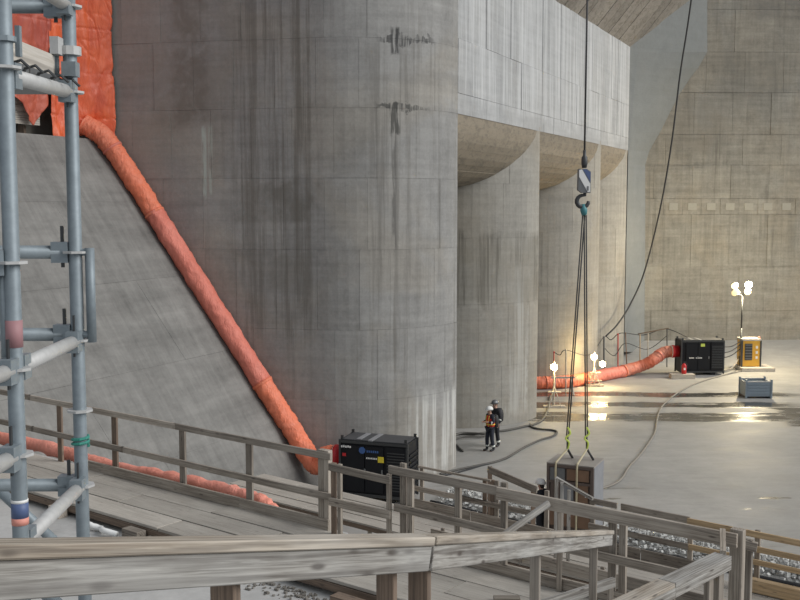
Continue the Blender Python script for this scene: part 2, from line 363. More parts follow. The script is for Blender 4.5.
def lumber_mesh(L, w, h, mat, bev=0.004):
    k = (round(L, 2), round(w, 4), round(h, 4), mat)
    if k not in _lm:
        bm = bmesh.new(); bmesh.ops.create_cube(bm, size=1.0)
        for q in bm.verts: q.co = V((q.co.x*k[0], q.co.y*w, q.co.z*h))
        bmesh.ops.bevel(bm, geom=bm.edges[:], offset=bev, segments=1, affect='EDGES')
        me = bpy.data.meshes.new('lumber'); bm.to_mesh(me); bm.free(); me.materials.append(M[mat]); _lm[k] = me
    return _lm[k]
def lumber(name, a, b, w, h, mat, parent=None, up=(0, 0, 1), bev=0.004):
    """a sawn board from a to b, w across, h along up"""
    a = V(a); b = V(b); me = lumber_mesh((b-a).length, w, h, mat, bev)
    o = bpy.data.objects.new(name, me); COL.objects.link(o)
    m = frame(b-a, up).to_4x4(); m.translation = (a+b)/2 - obase(parent)
    o.parent = parent; o.matrix_local = m; return o
def copy_tree(o, parent=None):
    c = o.copy(); COL.objects.link(c); c.parent = parent
    for ch in list(o.children): copy_tree(ch, c)
    return c
def XY(p, z): return V((p[0], p[1], z))

# ================================================================== THE SETTING
# ---- intake piers: a flat flank, then a rounded nose ending in an arris on the upper wall's plane
HEAD = math.radians(65.5); BD = V((math.cos(HEAD), math.sin(HEAD))); BN = V((math.sin(HEAD), -math.cos(HEAD)))
ARC_R = 4.2; A0 = math.radians(-12); ARC_L = ARC_R*(HEAD-A0)
E0 = P(456.0, 467, 37.6); E0 = V((E0.x, E0.y))
ACEN = E0 + V((-math.sin(HEAD), math.cos(HEAD)))*ARC_R
def pier_pt(s, off=0.0, shift=0.0):
    """s metres back from the arris; returns plan point"""
    if s <= ARC_L:
        a = HEAD - s/ARC_R; q = ACEN + V((math.sin(a), -math.cos(a)))*(ARC_R+off)
    else:
        q = ACEN + V((math.sin(A0), -math.cos(A0)))*(ARC_R+off) - V((math.cos(A0), math.sin(A0)))*(s-ARC_L)
    return q + BD*shift
def curved_panel(s0, s1, z0, z1, off, shift, g=0.0032, th=0.05, step=0.42):
    n = max(1, math.ceil((s1-s0)/step)) if s0 < ARC_L else 1
    mb = MB(); vs = []
    for i in range(n+1):
        s = s0+g+(s1-s0-2*g)*i/n
        for (o, z) in ((off, z0+g), (off, z1-g), (off-th, z1-g), (off-th, z0+g)):
            q = pier_pt(s, o, shift); vs.append((q.x, q.y, z))
    fs = []
    for i in range(n):
        for k in range(4): fs.append((i*4+k, i*4+(k+1) % 4, (i+1)*4+(k+1) % 4, (i+1)*4+k))
    fs += [(0, 3, 2, 1), (n*4, n*4+1, n*4+2, n*4+3)]
    mb.add(vs, fs); return mb
THICK = 3.3
def pier(name, shift, smax, lifts, label, mat):
    mb = MB(); N = 14
    poly = [pier_pt(ARC_L*i/N, -0.014, shift) for i in range(N+1)] + [pier_pt(smax, -0.014, shift)]
    back = V((math.sin(A0), -math.cos(A0)))
    poly.append(poly[-1] - back*THICK)
    poly = [(q.x, q.y) for q in poly][::-1]
    mb.prism(poly, -0.3, lifts[-1])
    o = mb.build(name, mat); tag(o, label, 'pier', kind='structure')
    r = random.Random(int(shift*10)+3)
    for i in range(len(lifts)-1):
        s = 0.0; w0 = [1.22, 0.9, 1.5][i % 3]
        first = True
        while s < smax-0.05:
            w = w0 if first else 1.44
            first = False
            e = min(smax, s+w)
            if smax-e < 0.5: e = smax
            curved_panel(s, e, lifts[i], lifts[i+1], r.uniform(-0.006, 0.006), shift).build('concrete_panel', mat, o)
            s = e
    return o
LIFT = [0.0, 2.9, 5.3, 8.0, 10.4, 12.72, 15.0, 17.5, 19.4]
pier('wall_left', 0.0, 16.5, LIFT, 'large rounded grey concrete pier behind the orange duct', 'pier')
SH = [9.9, 21.0, 27.5]
pier('wall_middle', SH[0], 12.0, [0, 2.6, 5.3, 8.1, 10.4, 12.9], 'middle concrete pier tinted as if lit yellow beside the two standing workers', 'pier2')
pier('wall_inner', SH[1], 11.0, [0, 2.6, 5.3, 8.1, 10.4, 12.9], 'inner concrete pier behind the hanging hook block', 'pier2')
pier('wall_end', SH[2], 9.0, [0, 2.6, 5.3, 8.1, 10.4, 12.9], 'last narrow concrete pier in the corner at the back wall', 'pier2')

# ---- upper wall above the openings
ZS, ZC = 12.72, 18.75
BLEN = SH[2]+0.2
def band_pt(t, off=0.0): return E0 + BD*t + BN*off
up = MB().prism([tuple(band_pt(0.02, -0.03)), tuple(band_pt(BLEN, -0.03)), tuple(band_pt(BLEN, -0.8)), tuple(band_pt(0.02, -0.8))], ZS, ZC+0.6).build('wall_upper', 'band')
tag(up, 'bright grey concrete wall above the three openings', 'wall', kind='structure')
rows = [ZS, 13.45, 15.35, ZC]
for i in range(3):
    t = 0.0; r = random.Random(5+i)
    while t < BLEN-0.1:
        w = [1.5, 1.45, 1.45][i]; e = min(BLEN, t+w); g = 0.006
        off = r.uniform(-0.012, 0.022)*(1 if i else 0.3)
        a = band_pt(t+g); b = band_pt(e-g)
        MB().prism([tuple(band_pt(t+g, off)), tuple(band_pt(e-g, off)), tuple(band_pt(e-g, off-0.05)), tuple(band_pt(t+g, off-0.05))], rows[i]+0.006, rows[i+1]-0.006).build('concrete_panel', 'band', up)
        t = e
# ---- curved soffits of the three openings, board by board
def soffit(name, ta, tb, label):
    ax = V((-math.cos(A0), -math.sin(A0)))       # into the opening
    base = band_pt((ta+tb)/2)
    drop, deep, N = 2.55, 3.1, 13
    root = None
    prof = []
    for i in range(N+1):
        a = math.pi/2*i/N; prof.append((deep*(1-math.cos(a)), -drop*math.sin(a)))
    prof.append((deep+3.0, -drop-0.05))
    def at(t, k, lift=0.0):
        d, h = prof[k]; q = band_pt(t, -0.02)+ax*d; return V((q.x, q.y, ZS+h+lift))
    mb = MB()
    n = len(prof); vs = []
    for k in range(n): vs += [at(ta+0.06, k, 0.05), at(tb+0.6, k, 0.05)]
    top = [at(ta+0.06, n-1, 3.2), at(tb+0.6, n-1, 3.2), at(ta+0.06, 0, 0.7), at(tb+0.6, 0, 0.7)]
    fs = [(2*k, 2*k+1, 2*k+3, 2*k+2) for k in range(n-1)]
    vs += top; j = 2*n
    fs += [(2*n-2, 2*n-1, j+1, j), (j, j+1, j+3, j+2), (j+2, j+3, 1, 0)]
    mb.add(vs, fs); o = mb.build(name, 'soffit'); tag(o, label, 'soffit', kind='structure')
    r = random.Random(int(ta*7))
    for k in range(n-1):
        m = MB(); l = r.uniform(-0.02, 0.015)
        a, b, c, d = at(ta+0.06, k, l), at(tb+0.6, k, l), at(tb+0.6, k+1, l), at(ta+0.06, k+1, l)
        e = (d-a)*0.03; f = V((0, 0, 0.06))
        m.add([a+e, b+e, c-e, d-e, a+e+f, b+e+f, c-e+f, d-e+f], [(0, 1, 2, 3), (7, 6, 5, 4), (0, 4, 5, 1), (1, 5, 6, 2), (2, 6, 7, 3), (3, 7, 4, 0)])
        m.build('formed_strip', 'soffit', o)
soffit('ceiling_1', 0.0, SH[0], 'curved board-marked soffit of the opening nearest the big pier')
soffit('ceiling_2', SH[0], SH[1], 'curved board-marked soffit behind the hook block')
soffit('ceiling_3', SH[1], SH[2], 'small curved soffit of the opening next to the back wall')

# ---- back wall, its fillet and the sloping roof slab
BE = band_pt(BLEN); BW0 = V((BE.x, 66.4)); BW1 = V((48.0, BW0.y+0.9)); WD = (BW1-BW0).normalized(); WN = V((WD.y, -WD.x))
def bw(s, off=0.0): return BW0 + WD*s + WN*off
ZB = 30.0
APR = P(700, 341, 66.4).z
bwall = MB().prism([tuple(bw(-6, -0.03)), tuple(bw(34, -0.03)), tuple(bw(34, -0.8)), tuple(bw(-6, -0.8))], -0.3, ZB).build('wall_back', 'back')
tag(bwall, 'tall stained concrete wall behind the light tower', 'wall', kind='structure')
lv = [0.0, 2.8, 5.6, 8.9, 9.9, 12.0, 13.9, 16.5, 19.0, 21.6, 24.2, 27.0, 30.0]
r = random.Random(21)
for i in range(len(lv)-1):
    s = -0.2
    while s < 26:
        w = 1.2 if lv[i+1]-lv[i] < 1.5 else (2.44 if i % 2 else 2.44)
        if s < 0: w += 0.2+(0.7 if i % 2 else 0)
        off = r.uniform(-0.012, 0.012)
        MB().prism([tuple(bw(s+.007, off)), tuple(bw(s+w-.007, off)), tuple(bw(s+w-.007, off-.05)), tuple(bw(s+.007, off-.05))], lv[i]+.009, lv[i+1]-.009).build('concrete_panel', 'back', bwall)
        if lv[i+1]-lv[i] < 1.5 and 3.0 < s < 16:
            MB().prism([tuple(bw(s+.35, off+.02)), tuple(bw(s+w-.3, off+.02)), tuple(bw(s+w-.3, off-.03)), tuple(bw(s+.35, off-.03))], lv[i]+.28, lv[i]+.72).build('grout_patch', 'patchc', bwall)
        s += w
def onwall(u, v):
    d = ray(u, v); n3 = V((WN.x, WN.y, 0)); k = (V((BW0.x, BW0.y, 0))-CAM).dot(n3)/d.dot(n3); q = CAM+d*k
    return (V((q.x, q.y))-BW0).dot(WD), q.z
bnd = [(707, -40), (707, 20), (707, 52), (698, 68), (690, 78), (678, 96), (670, 112), (660, 132), (649, 151), (645, 165), (645, 240), (644, 352)]
bnd = [(bnd[k][0]+(bnd[k+1][0]-bnd[k][0])*q/8, bnd[k][1]+(bnd[k+1][1]-bnd[k][1])*q/8) for k in range(len(bnd)-1) for q in range(8)]+[bnd[-1]]
mb = MB(); vs = []
for u, v in bnd:                       # warped surface from the end of the upper wall to the back wall
    s_, z_ = onwall(u, v); zl = P(625, v, BE.y).z
    l_ = V((BE.x, BE.y, zl)); r_ = XY(bw(s_, .05), z_); l2 = V((BE.x-.4, BE.y+1.0, zl)); r2 = XY(bw(s_-.5, -.4), z_)
    vs += [l_.lerp(r_, q/6) for q in range(7)]+[r2, l2]
n = len(bnd); W = 9
fs = [(W*k+c, W*k+(c+1) % W, W*(k+1)+(c+1) % W, W*(k+1)+c) for k in range(n-1) for c in range(W)]
fs += [tuple(range(W-1, -1, -1)), tuple(W*(n-1)+c for c in range(W))]
mb.add(vs, fs).build('shotcrete_fillet', 'fillet', bwall)

# roof slab planks run up from the top of the upper wall
e = XY(bw(0.5), 0); tz = P(690, 0, BE.y+2.7)
outw = (V((tz.x, tz.y))-E0).dot(BN); RISE = (tz.z-ZC)/outw
ceil = MB()
def cpt(t, o, lift=0.0): return XY(band_pt(t, o), ZC+RISE*max(o, -1)+lift)
ceil.add([cpt(-6, -0.5, .06), cpt(BLEN+8, -0.5, .06), cpt(BLEN+8, 8.0, .06), cpt(-6, 8.0, .06), cpt(-6, -0.5, 1.2), cpt(BLEN+8, -0.5, 1.2), cpt(BLEN+8, 8.0, 1.2), cpt(-6, 8.0, 1.2)],
         [(0, 1, 2, 3), (7, 6, 5, 4), (0, 4, 5, 1), (1, 5, 6, 2), (2, 6, 7, 3), (3, 7, 4, 0)])
ceil = ceil.build('ceiling', 'ceiling'); tag(ceil, 'sloping board-marked concrete roof slab at the top', 'ceiling', kind='structure')
t = 6.0; r = random.Random(3)
while t < BLEN+2:
    w = 1.25; l = r.uniform(-.02, .02)
    q = [cpt(t+.03, -0.1, l), cpt(t+w-.03, -0.1, l), cpt(t+w-.03, 7.9, l), cpt(t+.03, 7.9, l)]
    MB().add(q+[x+V((0, 0, .08)) for x in q], [(0, 1, 2, 3), (7, 6, 5, 4), (0, 4, 5, 1), (1, 5, 6, 2), (2, 6, 7, 3), (3, 7, 4, 0)]).build('formed_strip', 'ceiling', ceil)
    t += w

# ---- floor with a low apron rising to the back wall
fl = MB()
YA = 62.0; YB = BW0.y
fl.add([(-60, -30, 0), (60, -30, 0), (60, YA, 0), (-60, YA, 0), (60, YB+4, APR*1.35), (60, YB-0.2, APR), (-60, YB-0.2, APR), (-60, YB+6, APR)],
       [(0, 1, 2, 3), (3, 2, 5, 6), (6, 5, 4, 7)])
o = fl.build('floor', 'floor'); tag(o, 'pale concrete floor with wet dark strips', 'floor', kind='structure')

# ---- dam face: a slope that meets the flank of the big pier
ED_T = P(106, 140, 37.0); ED_B = P(316, 472, 35.2)
def flank(u, v):        # point on the flank plane of the big pier
    n2 = V((math.sin(A0), -math.cos(A0))); q0 = pier_pt(ARC_L+1); n3 = V((n2.x, n2.y, 0)); d = ray(u, v)
    return CAM + d*((V((q0.x, q0.y, 0))-CAM).dot(n3)/d.dot(n3))
ED_T = flank(106, 140); ED_B = flank(318, 474)
CD = V((-BD.x, -BD.y, 0))                 # level lines of the slope, towards the viewer
ED = (ED_B-ED_T)/(ED_T.z-ED_B.z)          # per metre of fall
def sl(z, s, lift=0.0):
    q = ED_T + ED*(ED_T.z-z) + CD*s
    return q + SLN*lift
SLN = ED.cross(CD).normalized()
if SLN.z < 0: SLN = -SLN
slab = MB()
ztop = ED_T.z
q = [sl(ztop, -2.0, -.012), sl(ztop, 34, -.012), sl(0, 34, -.012), sl(0, -2.0, -.012)]
back = [x.copy() for x in q]
lft = V((-BN.x, -BN.y, 0))
slab.add(q + [q[0]+lft*9, q[1]+lft*9, V((q[1].x, q[1].y, -.3))+lft*9, V((q[0].x, q[0].y, -.3))+lft*9, V((q[2].x, q[2].y, -.3)), V((q[3].x, q[3].y, -.3))],
         [(0, 1, 2, 3), (0, 4, 5, 1), (4, 7, 6, 5), (1, 5, 6, 8, 2), (0, 3, 9, 7, 4), (2, 8, 9, 3)])
slab = slab.build('wall_slope', 'slope'); tag(slab, 'smooth sloping concrete dam face under the scaffold', 'wall', kind='structure')
zs = [ztop, 9.6, 7.1, 4.6, 2.2, 0.0]; r = random.Random(11)
for i in range(5):
    s = -0.6; first = True
    while s < 24:
        w = 3.6 + (1.5 if (i % 2 and first) else 0); first = False
        l = r.uniform(-.003, .003); g = .0022
        q = [sl(zs[i]-g, s+g, l), sl(zs[i]-g, s+w-g, l), sl(zs[i+1]+g, s+w-g, l), sl(zs[i+1]+g, s+g, l)]
        MB().add(q+[x-SLN*.06 for x in q], [(0, 1, 2, 3), (7, 6, 5, 4), (0, 4, 5, 1), (1, 5, 6, 2), (2, 6, 7, 3), (3, 7, 4, 0)]).build('concrete_panel', 'slope', slab)
        s += w

# ---- timber walkway lines
ZD = 5.0                                # deck of the upper walkway
ZRL = 6.1
_a = G(0, 389, ZRL); _b = G(735, 532, ZRL)
R0 = V((_a.x, _a.y)); RD = (V((_b.x, _b.y))-R0); RL = RD.length; RD.normalize(); RN = V((-RD.y, RD.x))
if RN.y < 0: RN = -RN
def wk(t, n, z): q = R0+RD*t+RN*n; return V((q.x, q.y, z))
def wt(u, z=ZRL, n=0.0):
    return t_of_u(u, R0+RN*n, RD, z)
ZBN = 4.78
bench = MB()
pl = [wk(-9, .62, 0), wk(wt(318), .62, 0), wk(wt(326), 0.16, 0), wk(RL+1.5, 0.16, 0), wk(RL+1.5, -9, 0), wk(RL-3, -22, 0), wk(-16, -16, 0)]
pl = [(q.x, q.y) for q in pl]
o = MB().prism(pl[::-1], 0.0, ZBN).build('floor_bench', 'bench'); tag(o, 'pale concrete bench below the timber walkway', 'floor', kind='structure')

# ================================================================== TIMBER WALKWAYS AND RAILS
def walkway(name, p, t0, t1, n0, n1, z, nw, plen, label, bearers, zsup=None, mat='deckwood', th=0.045):
    rt = thing(name, p(t0, n0, z-th-0.1), label, 'walkway')
    w = (n1-n0)/nw; r = random.Random(int(t1*13))
    for k in range(nw):
        t = t0 - (plen*0.5 if k % 2 else 0); n = n0+w*(k+.5)
        while t < t1-0.05:
            a = max(t, t0); b = min(t+plen, t1)
            if b-a > 0.2:
                dz = r.uniform(-.008, .008)
                lumber('plank', p(a+.008, n, z-th/2+dz), p(b-.008, n, z-th/2+dz), w-.030, th, mat, rt)
            t += plen
    lumber('stringer', p(t0+.02, n0+.03, z-th-.055), p(t1-.02, n0+.03, z-th-.055), .05, .10, 'brownwood', rt)
    t = t0+0.3
    while t < t1:
        lumber('bearer', p(t, n0+.10, z-th-.055), p(t, n1-.06, z-th-.055), .09, .09, 'greywood', rt)
        if zsup is not None:
            for n in (n0+.1, n1-.1):
                lumber('support_post', p(t, n, zsup), p(t, n, z-th-.1), .1, .1, 'greywood', rt, up=(1, 0, 0))
        t += bearers
    return rt
walkway('timber_walkway', wk, -6.0, RL+0.3, -1.40, 0.06, ZD, 3, 3.05, 'grey timber walkway in front of the sloping dam face', 1.8)

def post(p, t, n, z0, z1, rt, w=.089, h=.04, mat='greywood', name='post'):
    return lumber(name, p(t, n, z0), p(t, n, z1), w, h, mat, rt, up=V((RN.x, RN.y, 0)))
# rail A: along the far side of the walkway, on the left
tA = wt(331)
ra = thing('guard_rail', wk(-5, 0, ZD), 'weathered guard rail between scaffold and black heater along walkway', 'guard rail')
for a, b in ((-5.0, wt(31)), (wt(29), wt(176)), (wt(174), tA)):
    lumber('rail', wk(a, 0, ZRL-.05), wk(b, 0, ZRL-.05), .04, .095, 'greywood', ra)
for a, b in ((-5.0, wt(35)), (wt(33), wt(125)), (wt(123), tA+.05)):
    lumber('mid_rail', wk(a, -.04, ZRL-.60), wk(b, -.04, ZRL-.60), .04, .095, 'greywood', ra)
for u in (-60, 10, 57, 112, 180, 247): post(wk, wt(u), .045, ZD-.05, ZRL-.02, ra, w=.13, mat='brownwood' if u in (57, 112) else 'greywood')
for d in (0, .10): post(wk, wt(320)+d, .05, ZD-.05, ZRL+.02, ra, w=.095, h=.09)
for a, b in ((wt(86, ZD), wt(240, ZD)), (wt(240, ZD), wt(329, ZD))):
    lumber('toe_board', wk(a, .0, ZD+.08), wk(b, .0, ZD+.08), .04, .16, 'greywood', ra)
# gate frame B
gb = thing('gate_frame', wk(wt(336), 0, ZD), 'short two-bar timber gate frame in front of the black heater', 'gate')
tb0, tb1 = wt(336), wt(396)
lumber('rail', wk(tb0-.02, -.12, 5.95), wk(tb1, -.12, 5.93), .04, .1, 'greywood', gb)
lumber('rail', wk(tb0-.02, -.12, 5.47), wk(tb1, -.12, 5.47), .04, .11, 'greywood', gb)
for t, w in ((tb0+.02, .07), (tb0+.13, .06), (tb1-.06, .06)): post(wk, t, -.07, ZD, 6.0, gb, w=w, h=.05, mat='brownwood' if w == .07 else 'greywood')
# rail C: the walkway's far rail on the right
rc = thing('guard_rail', wk(wt(400), 0, ZD), 'long weathered guard rail crossing the picture in front of the crate', 'guard rail')
lumber('rail', wk(wt(390), -.02, ZRL-.055), wk(wt(507), -.02, ZRL-.055), .04, .11, 'greywood', rc)
lumber('rail', wk(wt(500), -.065, ZRL-.07), wk(RL+.05, -.065, ZRL-.07), .042, .15, 'greywood', rc)
lumber('mid_rail', wk(wt(396), -.03, 5.56), wk(wt(525), -.03, 5.54), .04, .10, 'greywood', rc)
lumber('mid_rail', wk(wt(560), -.06, 5.54), wk(RL-.2, -.06, 5.54), .04, .10, 'greywood', rc)
for u, d in ((402, 0), (402, .12), (457, 0), (503, 0), (612, 0), (612, .13)): post(wk, wt(u)+d, .03, ZD-.05, ZRL+(.05 if d == 0 and u in (402, 503) else -.02), rc, w=.085, h=.05)
post(wk, RL+.02, .03, ZD-.05, ZRL+.03, rc, w=.14, h=.09, mat='greywood', name='corner_post')
lumber('toe_board', wk(wt(400), .02, ZD+.07), wk(RL, .02, ZD+.07), .04, .14, 'greywood', rc)
# short far return with one more post beyond the corner
rr = thing('guard_rail', wk(RL+.35, .3, ZBN), 'short dark post and stub rail just right of the corner post', 'guard rail')
a = P(749, 541, 11.6); lumber('post', XY(a, ZBN), XY(a, a.z+.02), .085, .06, 'greywood', rr, up=(0.6, .7, 0))
lumber('rail', a+V((-.16, .05, -.02)), a+V((.08, -.05, -.06)), .05, .11, 'greywood', rr)
# closing rail F: from the corner back towards the viewer, cap laid flat
ZF = 6.04
f0 = G(723, 556, ZF); f1 = G(585, 622, ZF)
rf = thing('guard_rail', XY(f0, ZD), 'wide flat-capped end rail running to the bottom edge from corner post', 'guard rail')
fd = (f1-f0).normalized(); fs = V((-fd.y, fd.x, 0))
fm = f0+(f1-f0)*0.45
lumber('cap_rail', f0, fm-fd*.005, .185, .042, 'nearwood', rf)
lumber('cap_rail', fm+fd*.005, f1, .185, .042, 'capwood', rf)
sidev = fs if fs.x > 0 else -fs
for a, b in ((f0, fm), (fm, f1)):
    lumber('rail', a+V((0, 0, -.07))+sidev*.075, b+V((0, 0, -.07))+sidev*.075, .04, .095, 'nearwood', rf)
for k, w in ((.03, .10), (.115, .09), (.42, .09), (.85, .09)):
    a = f0+(f1-f0)*k; lumber('post', XY(a, ZD), XY(a, ZF-.022), .06, w, 'greywood', rf, up=fd)
lumber('link_board', f0+V((0, 0, .03)), XY(wk(RL-.1, -.09, 0), ZRL+.02), .06, .05, 'capwood', rf)
# low rail F2 at the bottom centre
g0 = G(540, 606, 5.62); g1 = G(614, 582, 5.58)
r2 = thing('guard_rail', XY(g1, ZD), 'low pale handrail board entering at the bottom centre', 'guard rail')
lumber('rail', g0, g1, .05, .10, 'nearwood', r2); 
for k in (.1, .95):
    a = g0+(g1-g0)*k; lumber('post', XY(a, ZD), XY(a, a.z-.04), .07, .05, 'greywood', r2)

# foreground handrail E: drops away from the viewer to the walkway
eL = P(-60, 542, 2.45); eM = P(426, 535, 4.3); eR = P(609, 530, 9.9)
re_ = thing('handrail', V((0.3, 4.6, ZBN)), 'big foreground handrail of bleached timber across the bottom', 'handrail')
kk = P(2, 541.5, 2.62)
for a, b, cm, sm in ((kk+(kk-eM)*0.2, eM, 'capwood', 'nearwood'), (eM, eR, 'capwood', 'nearwood')):
    dd = (b-a).normalized(); sd = V((dd.y, -dd.x, 0)).normalized(); upv = sd.cross(dd).normalized()
    if upv.z < 0: upv = -upv
    g = dd*.004
    lumber('cap_rail', a+g-upv*.019, b-g-upv*.019, .105, .038, cm, re_, bev=.005)
    lumber('rail', a+g-upv*.0905+sd*.02, b-g-upv*.0905+sd*.02, .04, .105, sm, re_, bev=.004)
def onE(u):
    for a, b in ((kk, eM), (eM, eR)):
        da = a-CAM; db = b-CAM; k = (u-400)/FPX
        f = lambda q: (q.x-k*q.dot(CF))
        t_ = f(da)/(f(da)-f(db))
        if -0.3 <= t_ <= 1.001: return a+(b-a)*t_
for u, mt, w in ((232, 'brownwood', .089), (394, 'brownwood', .075), (427, 'brownwood', .089), (541, 'greywood', .065), (598, 'greywood', .07)):
    q = onE(u); q = q + V((-.03, .035, 0))
    lumber('post', XY(q, ZBN), XY(q, q.z-.14), w, .05, mt, re_, up=(0.3, 1, 0))

# ---- lower walkway D with its rails
ZDL = 3.4; ZDD = 2.3
_a = G(404, 462, ZDL); _b = G(800, 540, ZDL)
D0 = V((_a.x, _a.y)); DD = (V((_b.x, _b.y))-D0).normalized(); DN = V((-DD.y, DD.x))
if DN.y < 0: DN = -DN
def wd(t, n, z): q = D0+DD*t+DN*n; return V((q.x, q.y, z))
def dt(u, z=ZDL, n=0.0): return t_of_u(u, D0+DN*n, DD, z)
walkway('timber_walkway', wd, dt(262, ZDD), dt(850), -1.6, .08, ZDD, 4, 3.05, 'lower grey timber walkway beyond the long guard rail', 2.4, zsup=0.0)
rd = thing('guard_rail', wd(dt(450), 0, ZDD), 'dark weathered guard rail of the lower walkway beside the crate', 'guard rail')
for a, b, w in ((418, 491, .05), (590, 617, .12), (621, 690, .14)):
    lumber('rail', wd(dt(a), 0, ZDL-.04), wd(dt(b), 0, ZDL-.04), .04, w, 'greywood', rd)
lumber('rail', wd(dt(404), -.06, ZDL-.22), wd(dt(456), -.06, ZDL-.22), .04, .2, 'brownwood', rd)
for a, b in ((404, 489), (459, 538), (590, 640), (622, 690)):
    lumber('mid_rail', wd(dt(a), -.05, ZDL-.56), wd(dt(b), -.05, ZDL-.56), .04, .12, 'greywood', rd)
for u, d in ((421, 0), (484, 0), (487, .12), (496, 0), (546, 0), (592, 0), (624, 0), (690, 0)):
    post(wd, dt(u)+d, .04, ZDD-.05, ZDL-.02, rd, w=.1, h=.05, mat='brownwood' if u in (484, 487) else 'greywood')
for a, b in ((404, 470), (471, 560), (561, 640), (641, 712)):
    lumber('toe_board', wd(dt(a, ZDD), 0, ZDD+.14), wd(dt(b, ZDD), 0, ZDD+.14), .04, .26, 'greywood', rd)
ri = thing('guard_rail', wd(dt(600), -1.55, ZDD), 'pair of wide kick boards along the near edge of lower walkway', 'guard rail')
for a, b in ((430, 520), (521, 620), (621, 706)):
    lumber('kick_board', wd(dt(a, ZDD, -1.6), -1.56, ZDD+.13), wd(dt(b, ZDD, -1.6), -1.56, ZDD+.13), .04, .25, 'greywood', ri)
for u in (440, 520, 600, 680): post(wd, dt(u, ZDD, -1.6), -1.5, ZDD-.05, ZDD+.3, ri, w=.08, h=.05)
# stair handrails between the walkways
st = thing('handrail', wd(dt(510), -.3, ZDD), 'wide sloping stair handrail board left of the white-helmeted worker', 'handrail')
a = P(488, 469, 23.6); b = P(537, 490, 22.6)
lumber('rail', a, b, .04, .16, 'greywood', st)
for q in (a+V((.05, .02, 0)), a+(b-a)*.93): lumber('post', XY(q, ZDD-.05), q+V((0, .05, .05)), .1, .05, 'brownwood', st, up=(0, 1, 0))
s2 = thing('handrail', wd(dt(570), -1.0, ZDD), 'thin sloping handrail on three slim posts in front of crate', 'handrail')
a = P(556, 478, 20.8); b = P(593, 499, 20.0)
lumber('rail', a, b, .06, .06, 'nearwood', s2)
for u, v in ((556.5, 478), (562, 482), (569, 490)):
    q = P(u, v, 20.6); lumber('post', XY(q, ZDD-.05), q, .07, .05, 'nearwood', s2, up=(0, 1, 0))
br = thing('timber_brace', wk(wt(505), -.2, ZD), 'pale diagonal timber brace leaning on the long guard rail', 'brace')
a = P(503, 536, 11.6); b = P(549, 503, 11.9)
lumber('board', a, b, .04, .075, 'nearwood', br)
q = P(560, 506, 11.95); lumber('post', XY(q, ZD), q, .06, .05, 'greywood', br, up=(0, 1, 0))
lumber('foot_block', XY(a, ZD+.02)+V((-.1, 0, 0)), XY(a, ZD+.02)+V((.2, 0, 0)), .1, .08, 'greywood', br)
# new yellow guard rail
ry = thing('guard_rail', wd(dt(760), 0, ZDD), 'fresh yellow timber guard rail at the lower right', 'guard rail')
for a, b, z, h in ((688, 737, ZDL-.05, .12), (739, 845, ZDL-.05, .12), (688, 741, ZDL-.56, .11), (741, 845, ZDL-.33, .11), (738, 845, ZDL-.58, .10)):
    lumber('rail', wd(dt(a), -.03, z), wd(dt(b), -.03, z), .04, h, 'newwood', ry)
lumber('toe_board', wd(dt(742, ZDD), -.2, ZDD+.14), wd(dt(850, ZDD), -.2, ZDD+.14), .16, .24, 'newwood', ry)
lumber('toe_board', wd(dt(750, ZDD), -1.5, ZDD+.1), wd(dt(860, ZDD), -1.5, ZDD+.1), .16, .2, 'newwood', ry)
for u in (757, 815): post(wd, dt(u), .05, ZDD-.05, ZDL+.02, ry, w=.1, h=.06)

# ---- scraps lying on the bench by the walkway
for k, (u, L, n, lab) in enumerate(((58, .26, -1.50, 'small timber bearing block under the deck near scaffold'), (134, .34, -1.52, 'timber bearing block with a broken cleat at the deck edge'),
                  (160, .62, -1.50, 'long flat timber offcut beside the walkway edge'), (352, .55, -1.62, 'dark timber offcut below the foreground handrail'), (382, .22, -1.75, 'square timber block below the foreground handrail'))):
    t = wt(u, ZBN, n); hh = .17 if k != 2 else .10
    o = lumber('timber_block', wk(t-L/2, n, ZBN+hh/2), wk(t+L/2, n, ZBN+hh/2), .16, hh, 'greywood' if k != 3 else 'brownwood')
    tag(o, lab, 'block')
rg = MB(); r = random.Random(4)
pts = [wk(wt(u_, ZBN, -1.55), n_, ZBN+z_) for u_, n_, z_ in ((84, -1.5, .05), (93, -1.62, .09), (101, -1.56, .05), (110, -1.66, .09), (119, -1.58, .05))]
rg.tube(spline(pts, 6), .045, 8, rf=lambda i, k, a: .6+.8*mnoise.noise(V((i*.7, k*.9, 3)))**2+.3)
o = rg.build('rope_bundle', 'white', smooth=True); tag(o, 'tangled white rope lying beside the walkway edge', 'rope')
mb = MB(); r = random.Random(9)
for i in range(320):
    t = r.uniform(wt(285), wt(470)); n = -1.48-abs(r.gauss(0, .16)); sz = r.uniform(.01, .045)
    c = wk(t, n, ZBN+sz*.3); R = Matrix.Rotation(r.uniform(0, 3), 3, 'Z') @ Matrix.Rotation(r.uniform(0, 3), 3, 'X')
    mb.box(c, (sz, sz*.8, sz*.6), R)
o = mb.build('grit', 'dirt'); tag(o, 'dark grit and splinters strewn along the walkway edge', 'debris', kind='stuff')

tc = G(469.5, 493); tk = thing('tool_case', tc, 'small black tool case with yellow lid beyond the long guard rail', 'tool case')
MB().box(tc+V((0, 0, .13)), (.44, .3, .24)).build('body', 'black', tk); MB().box(tc+V((0, 0, .28)), (.48, .34, .07)).build('lid', 'yellow', tk); MB().box(tc+V((0, 0, .35)), (.2, .04, .05)).build('handle', 'black', tk)
